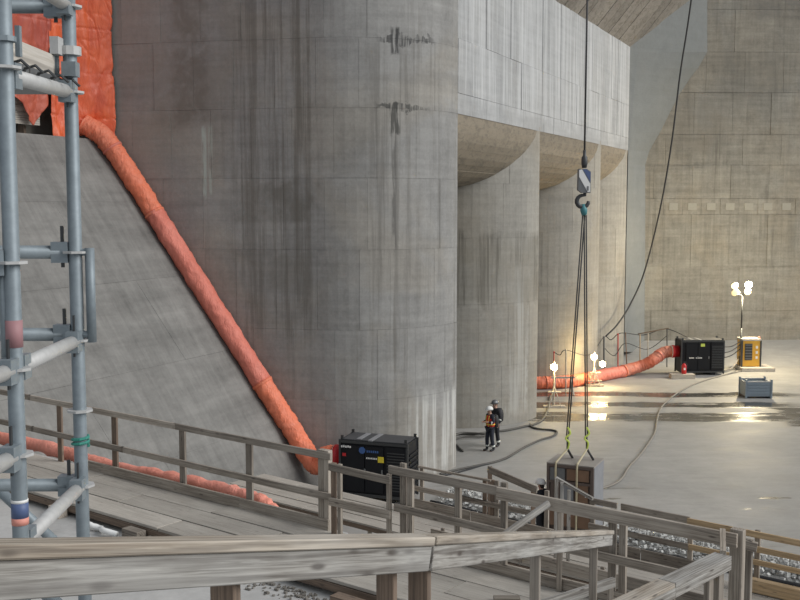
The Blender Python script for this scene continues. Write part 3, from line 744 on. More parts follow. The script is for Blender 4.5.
# ---- white rubble strip beyond the lower walkway
mb = MB(); r = random.Random(15)
L0 = V((1.6, 33.6)); L1 = V((11.2, 25.6))
for i in range(2600):
    k = r.random(); q = L0.lerp(L1, k); off = r.gauss(0, .42); nn = V((.62, .78))
    q = q+nn*off; sz = r.uniform(.03, .12)
    zz = max(0, .34-abs(off)*.35)*r.random()
    R = Matrix.Rotation(r.uniform(0, 3), 3, 'Z') @ Matrix.Rotation(r.uniform(0, 3), 3, 'X')
    mb.box((q.x, q.y, zz+sz*.3), (sz, sz*r.uniform(.5, 1), sz*r.uniform(.4, .9)), R)
o = mb.build('rubble', 'ice'); tag(o, 'strip of broken white rubble beyond the lower walkway', 'rubble', kind='stuff')
mb = MB(); q0 = L0+V((-.62, -.78))*1.0; q1 = L1+V((-.62, -.78))*1.0
mb.tube([XY(q0.lerp(q1, i/40), .06+.05*mnoise.noise(V((i*.8, 0, 0)))) for i in range(41)], .06, 7)
o = mb.build('drain_pipe', 'rubber', smooth=True); tag(o, 'black pipe along the foot of the white rubble', 'pipe')

# ================================================================== SCAFFOLD
SX, SY1, SY2, SXB = -1.155, 3.12, 3.80, -2.3
sf = thing('scaffold_tower', (SX, SY1, ZBN), 'galvanised tube scaffold tower at the left edge', 'scaffold')
TR = .0242
posts = {}
for (x, y) in ((SX, SY1), (SX-.02, SY2), (SXB, SY1), (SXB, SY2)):
    mb = MB(); mb.cyl((x, y, ZBN+.02), (x, y, 12.0), TR, 14); st_ = mb.build('standard', 'galv', sf, True)
    MB().box((x, y, ZBN+.01), (.15, .15, .02)).build('base_plate', 'galv', st_)
    for z in ([7.5, 8.0, 8.47, 8.75, 9.01, 9.33, 9.9, 10.2] if x > -2 else [8.0, 9.01, 9.9]):
        m2 = MB(); m2.tube([(x, y, z-.004), (x, y, z+.004)], .048, 8); m2.build('rosette', 'galvw', st_)
def ledger(a, b, mat='galvw', r=TR, ends=True):
    a = V(a); b = V(b); mb = MB(); d = (b-a).normalized(); mb.cyl(a+d*.05, b-d*.05, r, 12)
    o = mb.build('ledger', mat, sf, True)
    if ends:
        for q, s in ((a, 1), (b, -1)):
            m = MB(); m.box(q+d*s*.052, (.06, .045, .075), frame(d)); m.build('ledger_head', 'galv', o)
            m = MB(); m.box(q+d*s*.046+V((0, 0, .02)), (.012, .006, .15), frame(d)); m.build('wedge', 'darksteel', o)
    return o
for z in (9.01, 8.47, 10.2): ledger((SX, SY1, z), (SX-.02, SY2, z))
ledger((SX, SY1, 9.01), (SX-.04, SY1-.73, 9.01)); ledger((SX, SY1, 8.75), (SX-.04, SY1-.73, 8.75)); ledger((SX, SY1, 9.33), (SX-.5, SY1-.2, 9.33))
for z in (10.2, 9.33, 9.03, 8.47): ledger((SX-.02, SY2, z), (SXB, SY2, z), 'galv')
# diagonal braces
m = MB(); m.cyl((SX-.03, SY1-.02, 9.90), (SX-.42, SY1-.05, 10.62), TR*.9, 10); m.build('brace', 'galvw', sf, True)
m = MB(); m.cyl((SX+.06, SY2-.45, 8.16), (SXB, SY2-.1, 9.1), TR*.9, 10); m.build('brace', 'galv', sf, True)
m = MB(); m.cyl(P(-12, 480, 4.3), P(62, 548, 4.3), TR*.9, 10); m.build('brace', 'galv', sf, True)
# deck transom with hooks, deck boards, toe board
ledger((SX, SY1, 9.88), (SX-.02, SY2, 9.90))
for k in range(5):
    y = SY1+.12+k*.125
    m = MB(); m.tube([(SX+.03, y, 9.915), (SX+.005, y, 9.938), (SX-.03, y+.008, 9.93), (SX-.045, y+.01, 9.90)], .005, 6); m.build('deck_hook', 'darksteel', sf)
for k in range(3):
    y = SY1+.1+k*.24; MB().box(((SX+SXB)/2, y+.1, 9.925), (abs(SXB-SX)-.08, .225, .04)).build('deck_plank', 'midsteel', sf)
lumber('toe_board', (SX-.06, SY1+.03, 9.965), (SX-.075, SY2-.05, 9.975), .035, .10, 'palewood', sf)
m = MB(); m.box((SX-.065, SY2-.02, 9.985), (.02, .02, .19)); m.box((SX-.005, SY2-.045, 9.975), (.05, .05, .05)); m.build('toe_board_bracket', 'galv', sf)
m = MB(); m.cyl((SX-.02, SY2, 10.03), (SX-.02, SY2, 10.06), .04, 10); m.box((SX-.05, SY2-.05, 10.055), (.03, .06, .06)); m.build('clamp', 'galvw', sf)
m = MB(); m.cyl((SX, SY1, 9.975), (SX, SY1, 9.99), .034, 10); m.box((SX+.02, SY1+.06, 9.985), (.014, .02, .09)); m.build('clamp', 'galv', sf)
# guard frame stiles standing proud
q = P(89.5, 248, SY2); q2 = P(91.5, 342, SY2)
m = MB(); m.cyl((q.x, SY2, q.z), (q.x, SY2, q2.z), .0175, 12); fr = m.build('frame_stile', 'galv', sf, True)
for z in (9.33, 9.03): MB().cyl((SX, SY2, z), (q.x, SY2, z), .013, 8).build('stile_arm', 'galv', fr)
q = P(4, 265, SY1); q2 = P(4, 366, SY1)
m = MB(); m.cyl((q.x, SY1, q.z), (q.x, SY1, q2.z), .017, 12); m.build('frame_stile', 'galv', sf, True)
# tape, sticker and cord on the tubes
def band(x, y, z0, z1, mat, name): 
    m = MB(); m.cyl((x, y, z0), (x, y, z1), TR+.0015, 14); m.build(name, mat, sf, True)
zz = lambda v, Y: P(20, v, Y).z
band(SX, SY1, zz(347, SY1), zz(320, SY1), 'pink', 'tape')
band(SX, SY1, zz(524, SY1), zz(517, SY1), 'salmon', 'sticker'); band(SX, SY1, zz(517, SY1), zz(502, SY1), 'navy', 'sticker'); band(SX, SY1, zz(502, SY1), zz(499, SY1), 'white', 'sticker')
m = MB(); z = zz(443, SY2); m.tube([V((SX-.02+.029*math.cos(i*.7), SY2+.029*math.sin(i*.7), z+.0018*i-.01)) for i in range(20)], .006, 6); m.build('cord', 'green', sf)

# ================================================================== TARP ENCLOSURE ABOVE THE SLOPE
wn0 = V((math.sin(A0), -math.cos(A0), 0))
def tarp_pt(s, z, off=0.0): q = sl(ztop, s, 0); return V((q.x, q.y, z)) + V((BN.x, BN.y, 0))*(-.25+off) + V((math.cos(A0), math.sin(A0), 0))*(.62*max(0, 1-max(s, 0)/1.1)) + wn0*.22*max(0, 1-max(s, 0)/.6)
def wr(s, z, k=1.0):
    p = V((s*.9, z*.5, k))
    rd = abs(mnoise.noise(V((s*1.3+z*.25, z*.30-s*.3, k+20)))); rd2 = abs(mnoise.noise(V((s*1.5-z*.5, z*.5+s*.5, k+31)))); rd3 = abs(mnoise.noise(V((s*.6, z*1.1, k+41))))
    crease = -.55*max(0, .13-rd)-.35*max(0, .10-rd2)-.30*max(0, .08-rd3)
    seam = -.05*max(0, 1-abs(s-1.2)/.03)-.05*max(0, 1-abs(((z+.3) % 1.5)-.75)/.03)
    return crease+seam+.14*mnoise.noise(p)+.08*mnoise.noise(V((s*3.2+z*.3, z*.8, k+4)))+.06*abs(mnoise.noise(V((s*2.0, z*2.0, k+9))))
def tarp(name, s0, s1, z1, zb, mat, label, nu=130, nv=170, k=1.0, off=0.0):
    mb = MB()
    def f(u, v):
        s = s0+(s1-s0)*u; b = zb(s); z = b+(z1-b)*v
        return tarp_pt(s, z, wr(s, z, k)+off + .25*max(0, 1-v*4)*mnoise.noise(V((s*2.5, 0, k))))
    mb.grid(f, nu, nv)
    o = mb.build(name, mat, smooth=True)
    so = o.modifiers.new('thickness', 'SOLIDIFY'); so.thickness = .012
    return tag(o, label, 'tarpaulin')
tarp('tarpaulin', -.05, 2.35, 19.5, lambda s: ztop+.02+.10*math.sin(s*2.2), 'tarp', 'bright orange tarpaulin hanging beside the big pier')
tarp('tarpaulin', 2.2, 12.0, 19.5, lambda s: ztop+1.05-.95*max(0, 1-abs(s-3.05)/.55)*.85+.1*math.sin(s*5), 'tarp2', 'faded red tarpaulin gathered above the timber beams behind scaffold', 260, 150, 5.0, -.08)
tw = thing('timber_platform', tarp_pt(5, ztop+.1, -.4), 'stack of pale timber beams under the faded red tarpaulin', 'timber')
for k in range(4):
    lumber('beam', tarp_pt(2.5, ztop+.44+.2*k, -.42), tarp_pt(9.0, ztop+.44+.2*k, -.42), .12, .19, 'palewood', tw)
for s in (2.9, 5.5, 8.2): lumber('foot', tarp_pt(s, ztop-.05, -.75), tarp_pt(s, ztop+.34, -.75), .2, .2, 'brownwood', tw)
mb = MB(); a = tarp_pt(12.0, 0); b = tarp_pt(-.05, 0); c = tarp_pt(34, 0)
# shelter wall behind the sheets, run on out of view to block left sky
o = MB().prism([(tarp_pt(34, 0, -1.6).x, tarp_pt(34, 0, -1.6).y), (tarp_pt(-.05, 0, -1.6).x, tarp_pt(-.05, 0, -1.6).y), (tarp_pt(-.05, 0, -2).x, tarp_pt(-.05, 0, -2).y), (tarp_pt(34, 0, -2).x, tarp_pt(34, 0, -2).y)], ztop-.1, 19.4).build('wall_shelter_sky_block', 'back')
tag(o, 'dark wall behind the tarpaulins at top left, extended unseen to block sky', 'wall', kind='structure')

# ================================================================== DUCTS AND HEATERS
def duct(name, pts, r, cuts, mats, label, seed=1, taper=None):
    rt = thing(name, pts[0], label, 'duct')
    path = spline(pts, 34); n = len(path)
    def rf(i, k, a):
        ca, sa = math.cos(a), math.sin(a)
        return 1+.07*mnoise.noise(V((i*.07+seed, ca*1.1, sa*1.1)))+.20*(abs(mnoise.noise(V((i*.20+ca*1.8, ca*1.4+seed, sa*1.4))))-.2)+.07*mnoise.noise(V((i*.5+sa*2.0, ca*2.5, sa*2.5+seed)))
    idx = [0]+[int(c*(n-1)) for c in cuts]+[n-1]
    for j in range(len(idx)-1):
        i0, i1 = idx[j], idx[j+1]
        sub = path[i0:i1+1]
        rr = [r*(1.07 if q < 2 and j else 1.0)*(taper(( i0+q)/(n-1)) if taper else 1) for q in range(len(sub))]
        MB().tube(sub, rr, 26, rf=lambda i, k, a, i0=i0: rf(i+i0, k, a)).build('duct_section', mats[j % len(mats)], rt, True)
        if j:
            q = sub[1]; d = (sub[2]-sub[0]).normalized()
            MB().tube([q-d*.04, q+d*.04], r*1.10, 18).build('joint_band', mats[(j+1) % len(mats)], rt, True)
    return rt
wn = V((math.sin(A0), -math.cos(A0), 0))
def hp(u, v, r=.34):       # beside the flank, lying on the slope
    q = flank(u, v); return q + wn*(r*.95)
DR = .33
hpts = [sl(ztop+.45, .85, .10), sl(ztop-.05, .62, .34), sl(ztop-.7, .50, .36), sl(ztop-1.7, .40, .33), sl(9.0, .40, .32), sl(7.0, .40, .32), sl(5.0, .40, .32), sl(3.0, .40, .32), sl(1.9, .40, .33)]
# left heater
HW, HDp, HH = 2.35, 1.12, 1.95
hl_pos = P(379, 497, 33.6); HLR = math.radians(-19)
def heater(label, loc, rz, group=None, plain_front=False):
    rt = thing('flameless_heater', loc, label, 'heater', group, rz)
    w, d, h = HW/2, HDp/2, HH
    b = MB(); b.box((0, 0, .14+(h-.14)/2), (HW-.05, HDp-.05, h-.14)); b.build('housing', 'black', rt, local=True)
    def part(name, mat, c, s, par=rt):
        return MB().box(c, s).build(name, mat, par, local=True)
    for x in (-w*.5, w*.5): part('skid', 'black', (x-w*.25+w*.25, 0, .07), (.22, HDp, .14))
    for x in (-.6, .05): part('side_door', 'black', (x-.0, -d+.005, 1.05), (.62, .05, 1.5))
    pn = part('louvre_panel', 'black', (.78, -d+.004, 1.05), (.66, .045, 1.55))
    for k in range(14): part('louvre', 'darksteel', (.78, -d-.022, .42+k*.093), (.58, .02, .035), pn)
    for k in range(8): part('louvre', 'black', (w-.012+.02, 0, .5+k*.15), (.03, .8, .05))
    for sx in (-1, 1):
        for sy in (-1, 1): part('corner_post', 'darksteel', (sx*(w-.03), sy*(d-.03), h/2+.04), (.07, .07, h-.06))
    part('base_rail', 'darksteel', (0, -d, .19), (HW, .05, .1)); part('top_rail', 'darksteel', (0, -d+.01, h-.05), (HW, .05, .08))
    part('top_cover', 'blacktop', (-.62, 0, h+.005), (.9, HDp-.06, .05)); part('top_cover', 'blacktop', (.55, 0, h+.005), (1.1, HDp-.06, .05))
    part('top_strip', 'crategrey', (-.11, 0, h+.012), (.14, HDp-.06, .06)); part('top_strip', 'crategrey', (-.52, 0, h+.018), (.16, HDp-.2, .06))
    for sx in (-1, 1):
        for sy in (-1, 1): part('lifting_eye', 'darksteel', (sx*(w-.09), sy*(d-.08), h+.07), (.09, .04, .13))
    # markings on the front
    if plain_front:
        part('warning_label', 'lime', (-.02, -d-.03, 1.70), (.22, .01, .16))
        for k in range(9): part('lettering', 'white', (-.72+k*.07+(.08 if k > 3 else 0), -d-.03, .98), (.05, .01, .06))
    else:
        part('emblem', 'red', (-.98, -d-.026, 1.48), (.12, .012, .10))
        for k in range(5): part('lettering', 'white', (-1.06+k*.072, -d-.026, 1.74+.01*(k % 2)), (.05, .01, .065))
        m = MB(); m.tube([(-.36, -d-.02, 1.66), (-.36, -d-.032, 1.66)], .11, 16); m.build('emblem', 'blue', rt, local=True)
        for k in range(6): part('lettering', 'blue', (-.18+k*.07, -d-.03, 1.64), (.045, .01, .07))
        for k in range(7): part('lettering', 'white', (-.20+k*.055, -d-.03, 1.42), (.035, .01, .05))
        part('warning_label', 'yellow', (.28, -d-.03, 1.40), (.20, .01, .19)); part('warning_label', 'yellow', (1.08, -d-.03, .38), (.10, .01, .12))
    part('door_latch', 'midsteel', (-.27, -d-.03, 1.0), (.05, .02, .14)); part('door_latch', 'midsteel', (.32, -d-.03, 1.0), (.05, .02, .14))
    # hot air outlet on the left end
    m = MB(); m.tube([(-w+.02, 0, 1.28), (-w-.20, 0, 1.28), (-w-.22, 0, 1.28), (-w-.36, 0, 1.28)], [.33, .33, .36, .36], 20); oc = m.build('outlet_collar', 'red', rt, True, True)
    MB().tube([(-w-.36, 0, 1.28), (-w-.38, 0, 1.28)], .345, 20).build('collar_lip', 'white', oc, local=True)
    return rt
hl = heater('black heater unit against the foot of the big pier', (hl_pos.x, 33.55, 0), HLR)
Rz = Matrix.Rotation(HLR, 3, 'Z')
outl = V((hl_pos.x, 33.55, 0)) + Rz @ V((-HW/2-.36, 0, 1.28))
outd = Rz @ V((-1, 0, 0))
hpts += [outl+outd*.75+V((0, .05, -.35)), outl+outd*.30+V((0, 0, -.05)), outl+outd*.02]
dl = duct('air_duct', hpts, DR, (.16, .36, .62), ('duct', 'duct', 'duct2', 'duct'), 'long orange fabric duct running down beside the big pier', 2)
m = MB(); a = sl(ztop-.05, .35, .25); m.tube([a+V((-.15, -.28, .28)), a+V((.10, -.30, .14)), a+V((.3, -.34, -.22))], [.05, .14, .03], 8); m.build('torn_opening', 'rubber', dl, True)
# right heater
hr_pos = G(701.5, 375)
hr = heater('black heater unit standing by the yellow light tower', (hr_pos.x, hr_pos.y+.5, 0), math.radians(3), plain_front=True)
hr.scale = (1.05, 1.0, 1.0)
ro = V((hr_pos.x-HW*1.05/2-.38, hr_pos.y+.45, 1.28))
dpts = [ro, ro+V((-.5, -.05, -.10)), P(652, 361, hr_pos.y), P(638, 367, 58.2), P(620, 372, 57.4), P(604, 375, 56.4), P(590, 376.5, 55.5), P(572, 378, 55.0), P(556, 379, 54.8), P(540, 380, 54.7), P(528, 381, 54.3)]
def foot_Y(u, shift):
    best = min((abs((pier_pt(i*.1, 0, shift).x/pier_pt(i*.1, 0, shift).y)*FPX/1.0-(u-400)), pier_pt(i*.1, 0, shift).y) for i in range(60)); return best[1]
for i, u in ((6, 590), (7, 572), (8, 556), (9, 540), (10, 528)):
    Y = foot_Y(u, SH[1])-.48; dpts[i] = V(((u-400)/FPX*Y, Y, .3))
for q in dpts[4:]: q.z = .32
duct('air_duct', dpts, .32, (.14, .38, .62, .85), ('duct3', 'duct3', 'duct2', 'duct', 'duct'), 'dusty orange duct lying on the floor from the right heater', 6)
# flat duct lying along the back of the walkway
fp = [wk(wt(u_, 5.0), .36, z_) for u_, z_ in ((-30, 5.03), (40, 5.05), (90, 5.0), (150, 5.06), (205, 5.08), (240, 5.05), (256, 4.93))]
path = spline(fp, 12); mb = MB()
mb.tube([q+V((0, 0, .05*mnoise.noise(V((i*.35, 0, 0))))) for i, q in enumerate(path)], [(.12 if i < 24 else .10)+.035*mnoise.noise(V((i*.5, 4, 0))) for i in range(len(path))], 14,
        rf=lambda i, k, a: 1+.16*mnoise.noise(V((i*.6, math.cos(a)*2, math.sin(a)*2))))
o = mb.build('slack_duct', 'duct4', smooth=True); tag(o, 'slack salmon-orange duct lying behind the walkway toe board', 'duct')

# ================================================================== LIGHT TOWER, LAMPS AND BACKGROUND KIT
def lamp_light(loc, power, radius=.12, target=None, name='work_lamp_light', color=WARM, spot=None):
    if spot:
        l = bpy.data.lights.new(name, 'SPOT'); l.spot_size = math.radians(spot); l.spot_blend = .6
    else: l = bpy.data.lights.new(name, 'POINT')
    l.energy = power; l.color = color; l.shadow_soft_size = radius
    o = bpy.data.objects.new(name, l); COL.objects.link(o); o.location = loc
    if target is not None: o.rotation_euler = (V(target)-V(loc)).to_track_quat('-Z', 'Y').to_euler()
    return o
tb = G(750, 370); TX, TY = tb.x, tb.y+.4
lt = thing('light_tower', (TX, TY, 0), 'yellow mobile light tower with a tall mast', 'light tower')
def lp(name, mat, c, s, par=lt): return MB().box(V((TX, TY, 0))+V(c), s).build(name, mat, par)
lp('skid', 'palewood', (.25, -.35, .11), (1.9, 1.5, .2))
cab = lp('cabinet', 'genyel', (.0, -.05, .98), (1.02, 1.0, 1.5))
lp('roof_panel', 'palewood', (.0, -.05, 1.77), (1.1, 1.05, .10), cab)
lp('grille', 'darksteel', (-.17, -.57, 1.08), (.42, .04, 0.955), cab)
for k in range(6): lp('grille_bar', 'midsteel', (-.17, -.60, .68+k*.16), (.40, .02, .05), cab)
for k in range(3): lp('control', 'white', (.30, -.57, .75+k*.3), (.12, .03, .15), cab)
lp('side_frame', 'darksteel', (-.56, -.56, .98), (.1, .1, 1.55), cab); lp('side_frame', 'darksteel', (.53, -.5, .98), (.1, .12, 1.55), cab)
lp('hazard_panel', 'red', (.57, -.05, 1.2), (.05, .8, .5), cab)
lp('beacon', 'salmon', (.5, -.3, 1.88), (.12, .12, .12), cab)
mx = P(740.5, 340, TY).x
m = MB(); m.cyl((mx, TY-.1, .2), (mx, TY-.1, 2.4), .07, 10); m.cyl((mx, TY-.1, 2.4), (mx, TY-.1, P(740, 296, TY).z), .045, 10); mast = m.build('mast', 'darksteel', lt, True)
hz = P(741, 296, TY).z
for (du, dv, lit) in ((734, 285, 0), (734, 292, 0), (748, 284, 1), (747, 291, 0)):
    q = P(du, dv, TY-.15)
    MB().cyl((mx, TY-.1, hz), q, .03, 6).build('lamp_arm', 'midsteel', mast)
    m = MB(); fw = V((0, -1, -.28)) ; m.tube([q+fw*-.12, q+fw*.0, q+fw*.12], [.08, .17, .22], 12); hd = m.build('lamp_head', 'lampoff' if not lit else 'midsteel', lt, True)
    m = MB(); m.tube([q+fw*.121, q+fw*.135], .21 if lit else .2, 14); m.build('lamp_lens', 'lamp' if lit else 'lampoff', hd)
    if lit: lamp_light(q+V((0, -.42, .06)), 2300, .3, color=(1.0, 0.84, 0.55))
# tripod work lamps
def work_lamp(u, v_lamp, v_base, label, power, wide=1.0, two=None):
    b = G(u, v_base); rt = thing('work_lamp', b, label, 'lamp', 'work lamps on the wet floor')
    top = P(u, v_lamp, b.y)
    m = MB()
    for (dx, dy) in ((-.5, -.3), (.5, -.3), (0, .5)):
        m2 = MB(); m2.cyl((b.x, b.y, 1.0), (b.x+dx*wide, b.y+dy, 0), .025, 6); m2.build('leg', 'palewood', rt)
    lumber('spreader', V((b.x-.7*wide, b.y-.2, .30)), V((b.x+.7*wide, b.y-.2, .30)), .1, .05, 'palewood', rt)
    lumber('spreader', V((b.x-.5*wide, b.y-.2, .75)), V((b.x+.5*wide, b.y-.2, .75)), .1, .05, 'palewood', rt)
    lumber('base_board', V((b.x-.85*wide, b.y-.1, .05)), V((b.x+.85*wide, b.y-.1, .05)), .35, .08, 'palewood', rt)
    m = MB(); m.cyl((b.x, b.y, .05), (b.x, b.y, top.z+.25), .03, 8); m.build('pole', 'palewood', rt)
    for q in ([top] + ([two] if two is not None else [])):
        m = MB(); m.box(q+V((0, .06, 0)), (.36, .12, .28)); h = m.build('lamp_housing', 'darksteel', rt)
        m = MB(); m.tube([q+V((0, -.01, 0)), q+V((0, -.04, 0))], .15, 12); m.build('lamp_lens', 'lamp', h)
        lamp_light(q+V((0, -.22, .05)), power, .15)
        if two is not None and q is not top: MB().cyl(q+V((0, .05, 0)), top+V((0, .05, -.1)), .025, 6).build('lamp_arm', 'darksteel', rt)
    return rt
work_lamp(554, 367, 407, 'single lit work lamp on trestle stand beside the middle pier', 150, .6)
w2 = G(596, 386)
work_lamp(594, 357, 386, 'pair of lit work lamps on one stand before the floor duct', 130, .55, P(602.5, 364, w2.y-.1))
# low trestle table behind the first lamp
tt = thing('trestle', G(563, 394), 'small timber trestle behind the single work lamp', 'trestle')
b = G(563, 394)
for s_ in (-1, 1):
    for d_ in (-1, 1): lumber('leg', b+V((s_*.5, d_*.3, 0)), b+V((s_*.4, 0, .8)), .06, .06, 'palewood', tt)
lumber('beam', b+V((-.6, 0, .84)), b+V((.6, 0, .84)), .1, .09, 'palewood', tt)
# poles with hanging lines behind the floor duct
pole_spec = [(554, 352, 381, 'red', .03), (566, 350, 378, 'palewood', .03), (604, 337, 372, 'midsteel', .05), (618, 334, 366, 'red', .035), (627, 333, 366, 'rust', .03), (640, 335, 362, 'newwood', .03), (648, 334, 360, 'palewood', .028), (667, 329, 363, 'darksteel', .03)]
names = ['thin red pole behind the single work lamp', 'pale pole right of the single work lamp', 'thick grey pole behind the pair of lamps', 'red pole left of the slanting rusty pole', 'slanting rusty pole behind the floor duct', 'yellowish timber pole between the rusty and pale poles', 'pale pole near the right end of the floor duct', 'dark pole beside the right heater']
tops = []
for (u, vt, vb, mt, rr), lab in zip(pole_spec, names):
    Y = (61.2 if u > 630 else 60.2) if u > 600 else 53.0
    b = P(u, vb, Y); b.z = 0; tp = P(u-(1.5 if mt == 'rust' else 0), vt, Y)
    m = MB(); m.cyl((0, 0, 0), tp-b, rr, 8); m.tube([tp-b+V((0, 0, -.02)), tp-b+V((0, 0, .03))], rr*1.5, 8)
    o = m.build('fence_pole', mt, None, local=True); o.location = b; tag(o, lab, 'pole', 'fence poles behind the floor duct'); tops.append(tp)
def cable(name, pts, r, mat, label, n=8, seg=6):
    m = MB(); m.tube(spline(pts, n), r, seg); o = m.build(name, mat, smooth=True); return tag(o, label, 'cable')
sag = lambda a, b, s: [a, (a+b)/2+V((0, 0, -s)), b]
cable('cable', [tops[0], (tops[0]+tops[1])/2-V((0, 0, .2)), tops[1], (tops[1]+tops[2])/2-V((0, 1.0, .5)), tops[2], (tops[2]+tops[3])/2-V((0, 0, .25)), tops[3], tops[4], tops[5], tops[6], tops[7], tops[7]+V((1.2, -.5, -.5))], .022, 'rubber', 'black cable strung along the tops of the poles')
cable('cable', [tops[2]-V((0, 0, .6)), (tops[2]+tops[4])/2-V((0, 0, 1.2)), tops[4]-V((0, 0, .6)), tops[6]-V((0, 0, .9)), tops[7]-V((0, 0, .4))], .02, 'rubber', 'second black cable sagging between the poles')
tp = V((tops[7].x, tops[7].y, tops[7].z)); lumber_ = lumber('cross_bar', tops[6]+V((-.6, 0, 0)), tops[7]+V((.1, 0, .05)), .06, .06, 'brownwood'); tag(lumber_, 'dark bar across the tops of the right-hand poles', 'bar')
# fire extinguisher on a block
eb = G(682, 378)
tag(lumber('timber_block', eb+V((-.65, 0, .12)), eb+V((.65, .0, .12)), .6, .24, 'palewood'), 'pale timber block under the fire extinguisher', 'block')
fx = thing('fire_extinguisher', eb+V((.1, 0, .24)), 'red fire extinguisher in front of the right heater', 'extinguisher')
c = eb+V((.1, 0, .24)); 
m = MB(); m.tube([c, c+V((0, 0, .03)), c+V((0, 0, .46)), c+V((0, 0, .55)), c+V((0, 0, .58))], [.11, .13, .13, .07, .04], 14); m.build('bottle', 'red', fx, True)
m = MB(); m.tube([c+V((0, 0, .58)), c+V((0, 0, .64))], .035, 8); m.box(c+V((.05, 0, .65)), (.15, .03, .025)); m.build('valve', 'darksteel', fx)
m = MB(); m.tube(spline([c+V((.04, 0, .61)), c+V((.15, -.04, .52)), c+V((.15, -.05, .26))], 5), .02, 6); m.build('hose', 'rubber', fx)
MB().box(c+V((0, -.125, .28)), (.1, .02, .12)).build('label_plate', 'white', fx)
# pale steel bin
bb = G(758.5, 398.5); bn = thing('steel_bin', (bb.x, bb.y+.5, 0), 'blue-grey ribbed steel bin on the wet strips', 'bin')
BX, BY = bb.x, bb.y+.5
def bp(name, mat, c, s): return MB().box(V((BX, BY, 0))+V(c), s).build(name, mat, bn)
for sx in (-.55, .55): bp('foot', 'darksteel', (sx, 0, .05), (.16, .9, .1))
bp('tray', 'bluegrey', (0, 0, .15), (1.24, 1.0, .1))
for (c, s) in (((0, -.5, .48), (1.26, .04, .66)), ((0, .5, .48), (1.26, .04, .66)), ((-.62, 0, .48), (.04, 1.0, .66)), ((.62, 0, .48), (.04, 1.0, .66))): bp('side', 'bluegrey', c, s)
for k in range(4): bp('rib', 'bluegrey', (0, -.53, .27+k*.15), (1.22, .03, .06))
for sx in (-.62, .62):
    for sy in (-.5, .5): bp('corner_post', 'bluegrey', (sx, sy, .48), (.09, .09, .92))
for sy in (-.5, .5): bp('rim', 'galvw', (0, sy, .84), (1.26, .07, .06))
# cables and hoses on the floor
def onfloor(lst, r): return [G(u, v, r) for u, v in lst]
cable('floor_cable', onfloor([(741, 371), (728, 374), (706, 380), (688, 387), (672, 397), (661, 408), (657, 420), (655, 432), (648, 444), (640, 455), (629, 467), (622, 478), (614, 484), (600, 489)], .04), .04, 'tancable', 'dusty cable curving from the light tower to the crate')
cable('floor_cable', onfloor([(765, 363), (780, 362.5), (800, 361), (830, 358)], .04), .04, 'tancable', 'dusty cable leading right from the light tower')
for i, (v0, v1) in enumerate(((347, 343), (353, 346), (358, 350))):
    a = P(723, v0, hr_pos.y+.4); b = P(741, v1-2, TY); cable('power_cable', sag(a, b, .12), .03, 'rubber', ('upper', 'middle', 'lower')[i]+' of three black cables between heater and light tower')
cable('power_cable', [P(724, 371, hr_pos.y), P(733, 367, hr_pos.y+.5), P(739, 357, TY), P(741, 350, TY)], .035, 'tancable', 'tan cable rising from heater base to light tower')
cable('water_hose', onfloor([(448, 438), (458, 434), (475, 434), (490, 432), (508, 430), (526, 426), (535, 424), (543, 419), (548, 408), (550, 396)], .05), .05, 'greyrub', 'thick black hose along the foot of the middle pier')
cable('water_hose', onfloor([(530, 424), (532, 427), (540, 429), (552, 430), (557, 432), (553, 436), (540, 440), (525, 447), (510, 456), (498, 461), (480, 465), (460, 469), (440, 474)], .045), .042, 'greyrub', 'dark hose looping across the floor beside the two workers')
cable('water_hose', onfloor([(452, 440), (462, 437), (478, 436.5), (486, 435), (478, 433.5), (462, 433), (454, 436)], .10), .045, 'greyrub', 'small coil of dark hose at the pier foot')
cable('water_hose', onfloor([(450, 443), (456, 445), (460, 449), (463, 451)], .05), .05, 'greyrub', 'short hose end by the big pier')
cable('floor_cable', onfloor([(430, 478), (455, 473), (480, 466), (505, 459), (520, 450)], .03), .03, 'rubber', 'thin dark cable crossing the floor behind the lower rail')
# thin cable hanging in front of the back wall
cable('hanging_cable', [P(692, -5, 62), P(687, 30, 62), P(680, 75, 62), P(672, 140, 62), P(661, 205, 62), P(645, 270, 62), P(630, 305, 61.4), P(617, 325, 60.6), P(606, 336, 60.2)], .05, 'rope', 'thin black cable hanging down in front of the back wall')

# ================================================================== CRANE HOOK, SLINGS AND CRATE
CY = 28.6
ck = P(585, 160, CY)
wr_ = MB(); wr_.cyl(P(588, -40, CY), P(584.6, 150, CY), .026, 8)
o = wr_.build('crane_rope', 'rope', smooth=True); tag(o, 'taut black crane rope dropping to the hook block', 'rope')
hb = thing('hook_block', P(584, 200, CY), 'crane hook block striped white and blue', 'hook block')
a = P(584.6, 150, CY); b = P(584.4, 168, CY)
m = MB(); m.tube([a, a+(b-a)*.3, a+(b-a)*.4, a+(b-a)*.75, b], [.04, .045, .08, .085, .06], 10); m.build('rope_socket', 'darksteel', hb, True)
b0 = P(584, 169, CY); b1 = P(584, 193, CY); h = (b0.z-b1.z); w = .165
prof = [(-w*.95, 0), (w*.35, 0), (w, -.12*h), (w, -h), (-.35*w, -h), (-w, -.88*h)]
def plate(prof, y0, y1, name, mat, par=hb):
    n = len(prof); vs = [V((b0.x+x, CY+y, b0.z+z)) for y in (y0, y1) for x, z in prof]
    return MB().add(vs, [tuple(range(n)), tuple(range(2*n-1, n-1, -1))]+[(i, n+i, n+(i+1) % n, (i+1) % n) for i in range(n)]).build(name, mat, par)
plate(prof, -.12, .12, 'cheek_plate', 'midsteel')
plate([(-w*.9, -.05*h), (-w*.45, -.02*h), (w*.92, -.62*h), (w*.92, -.95*h), (w*.55, -.97*h), (-w*.9, -.33*h)], -.135, -.12, 'white_stripe', 'white')
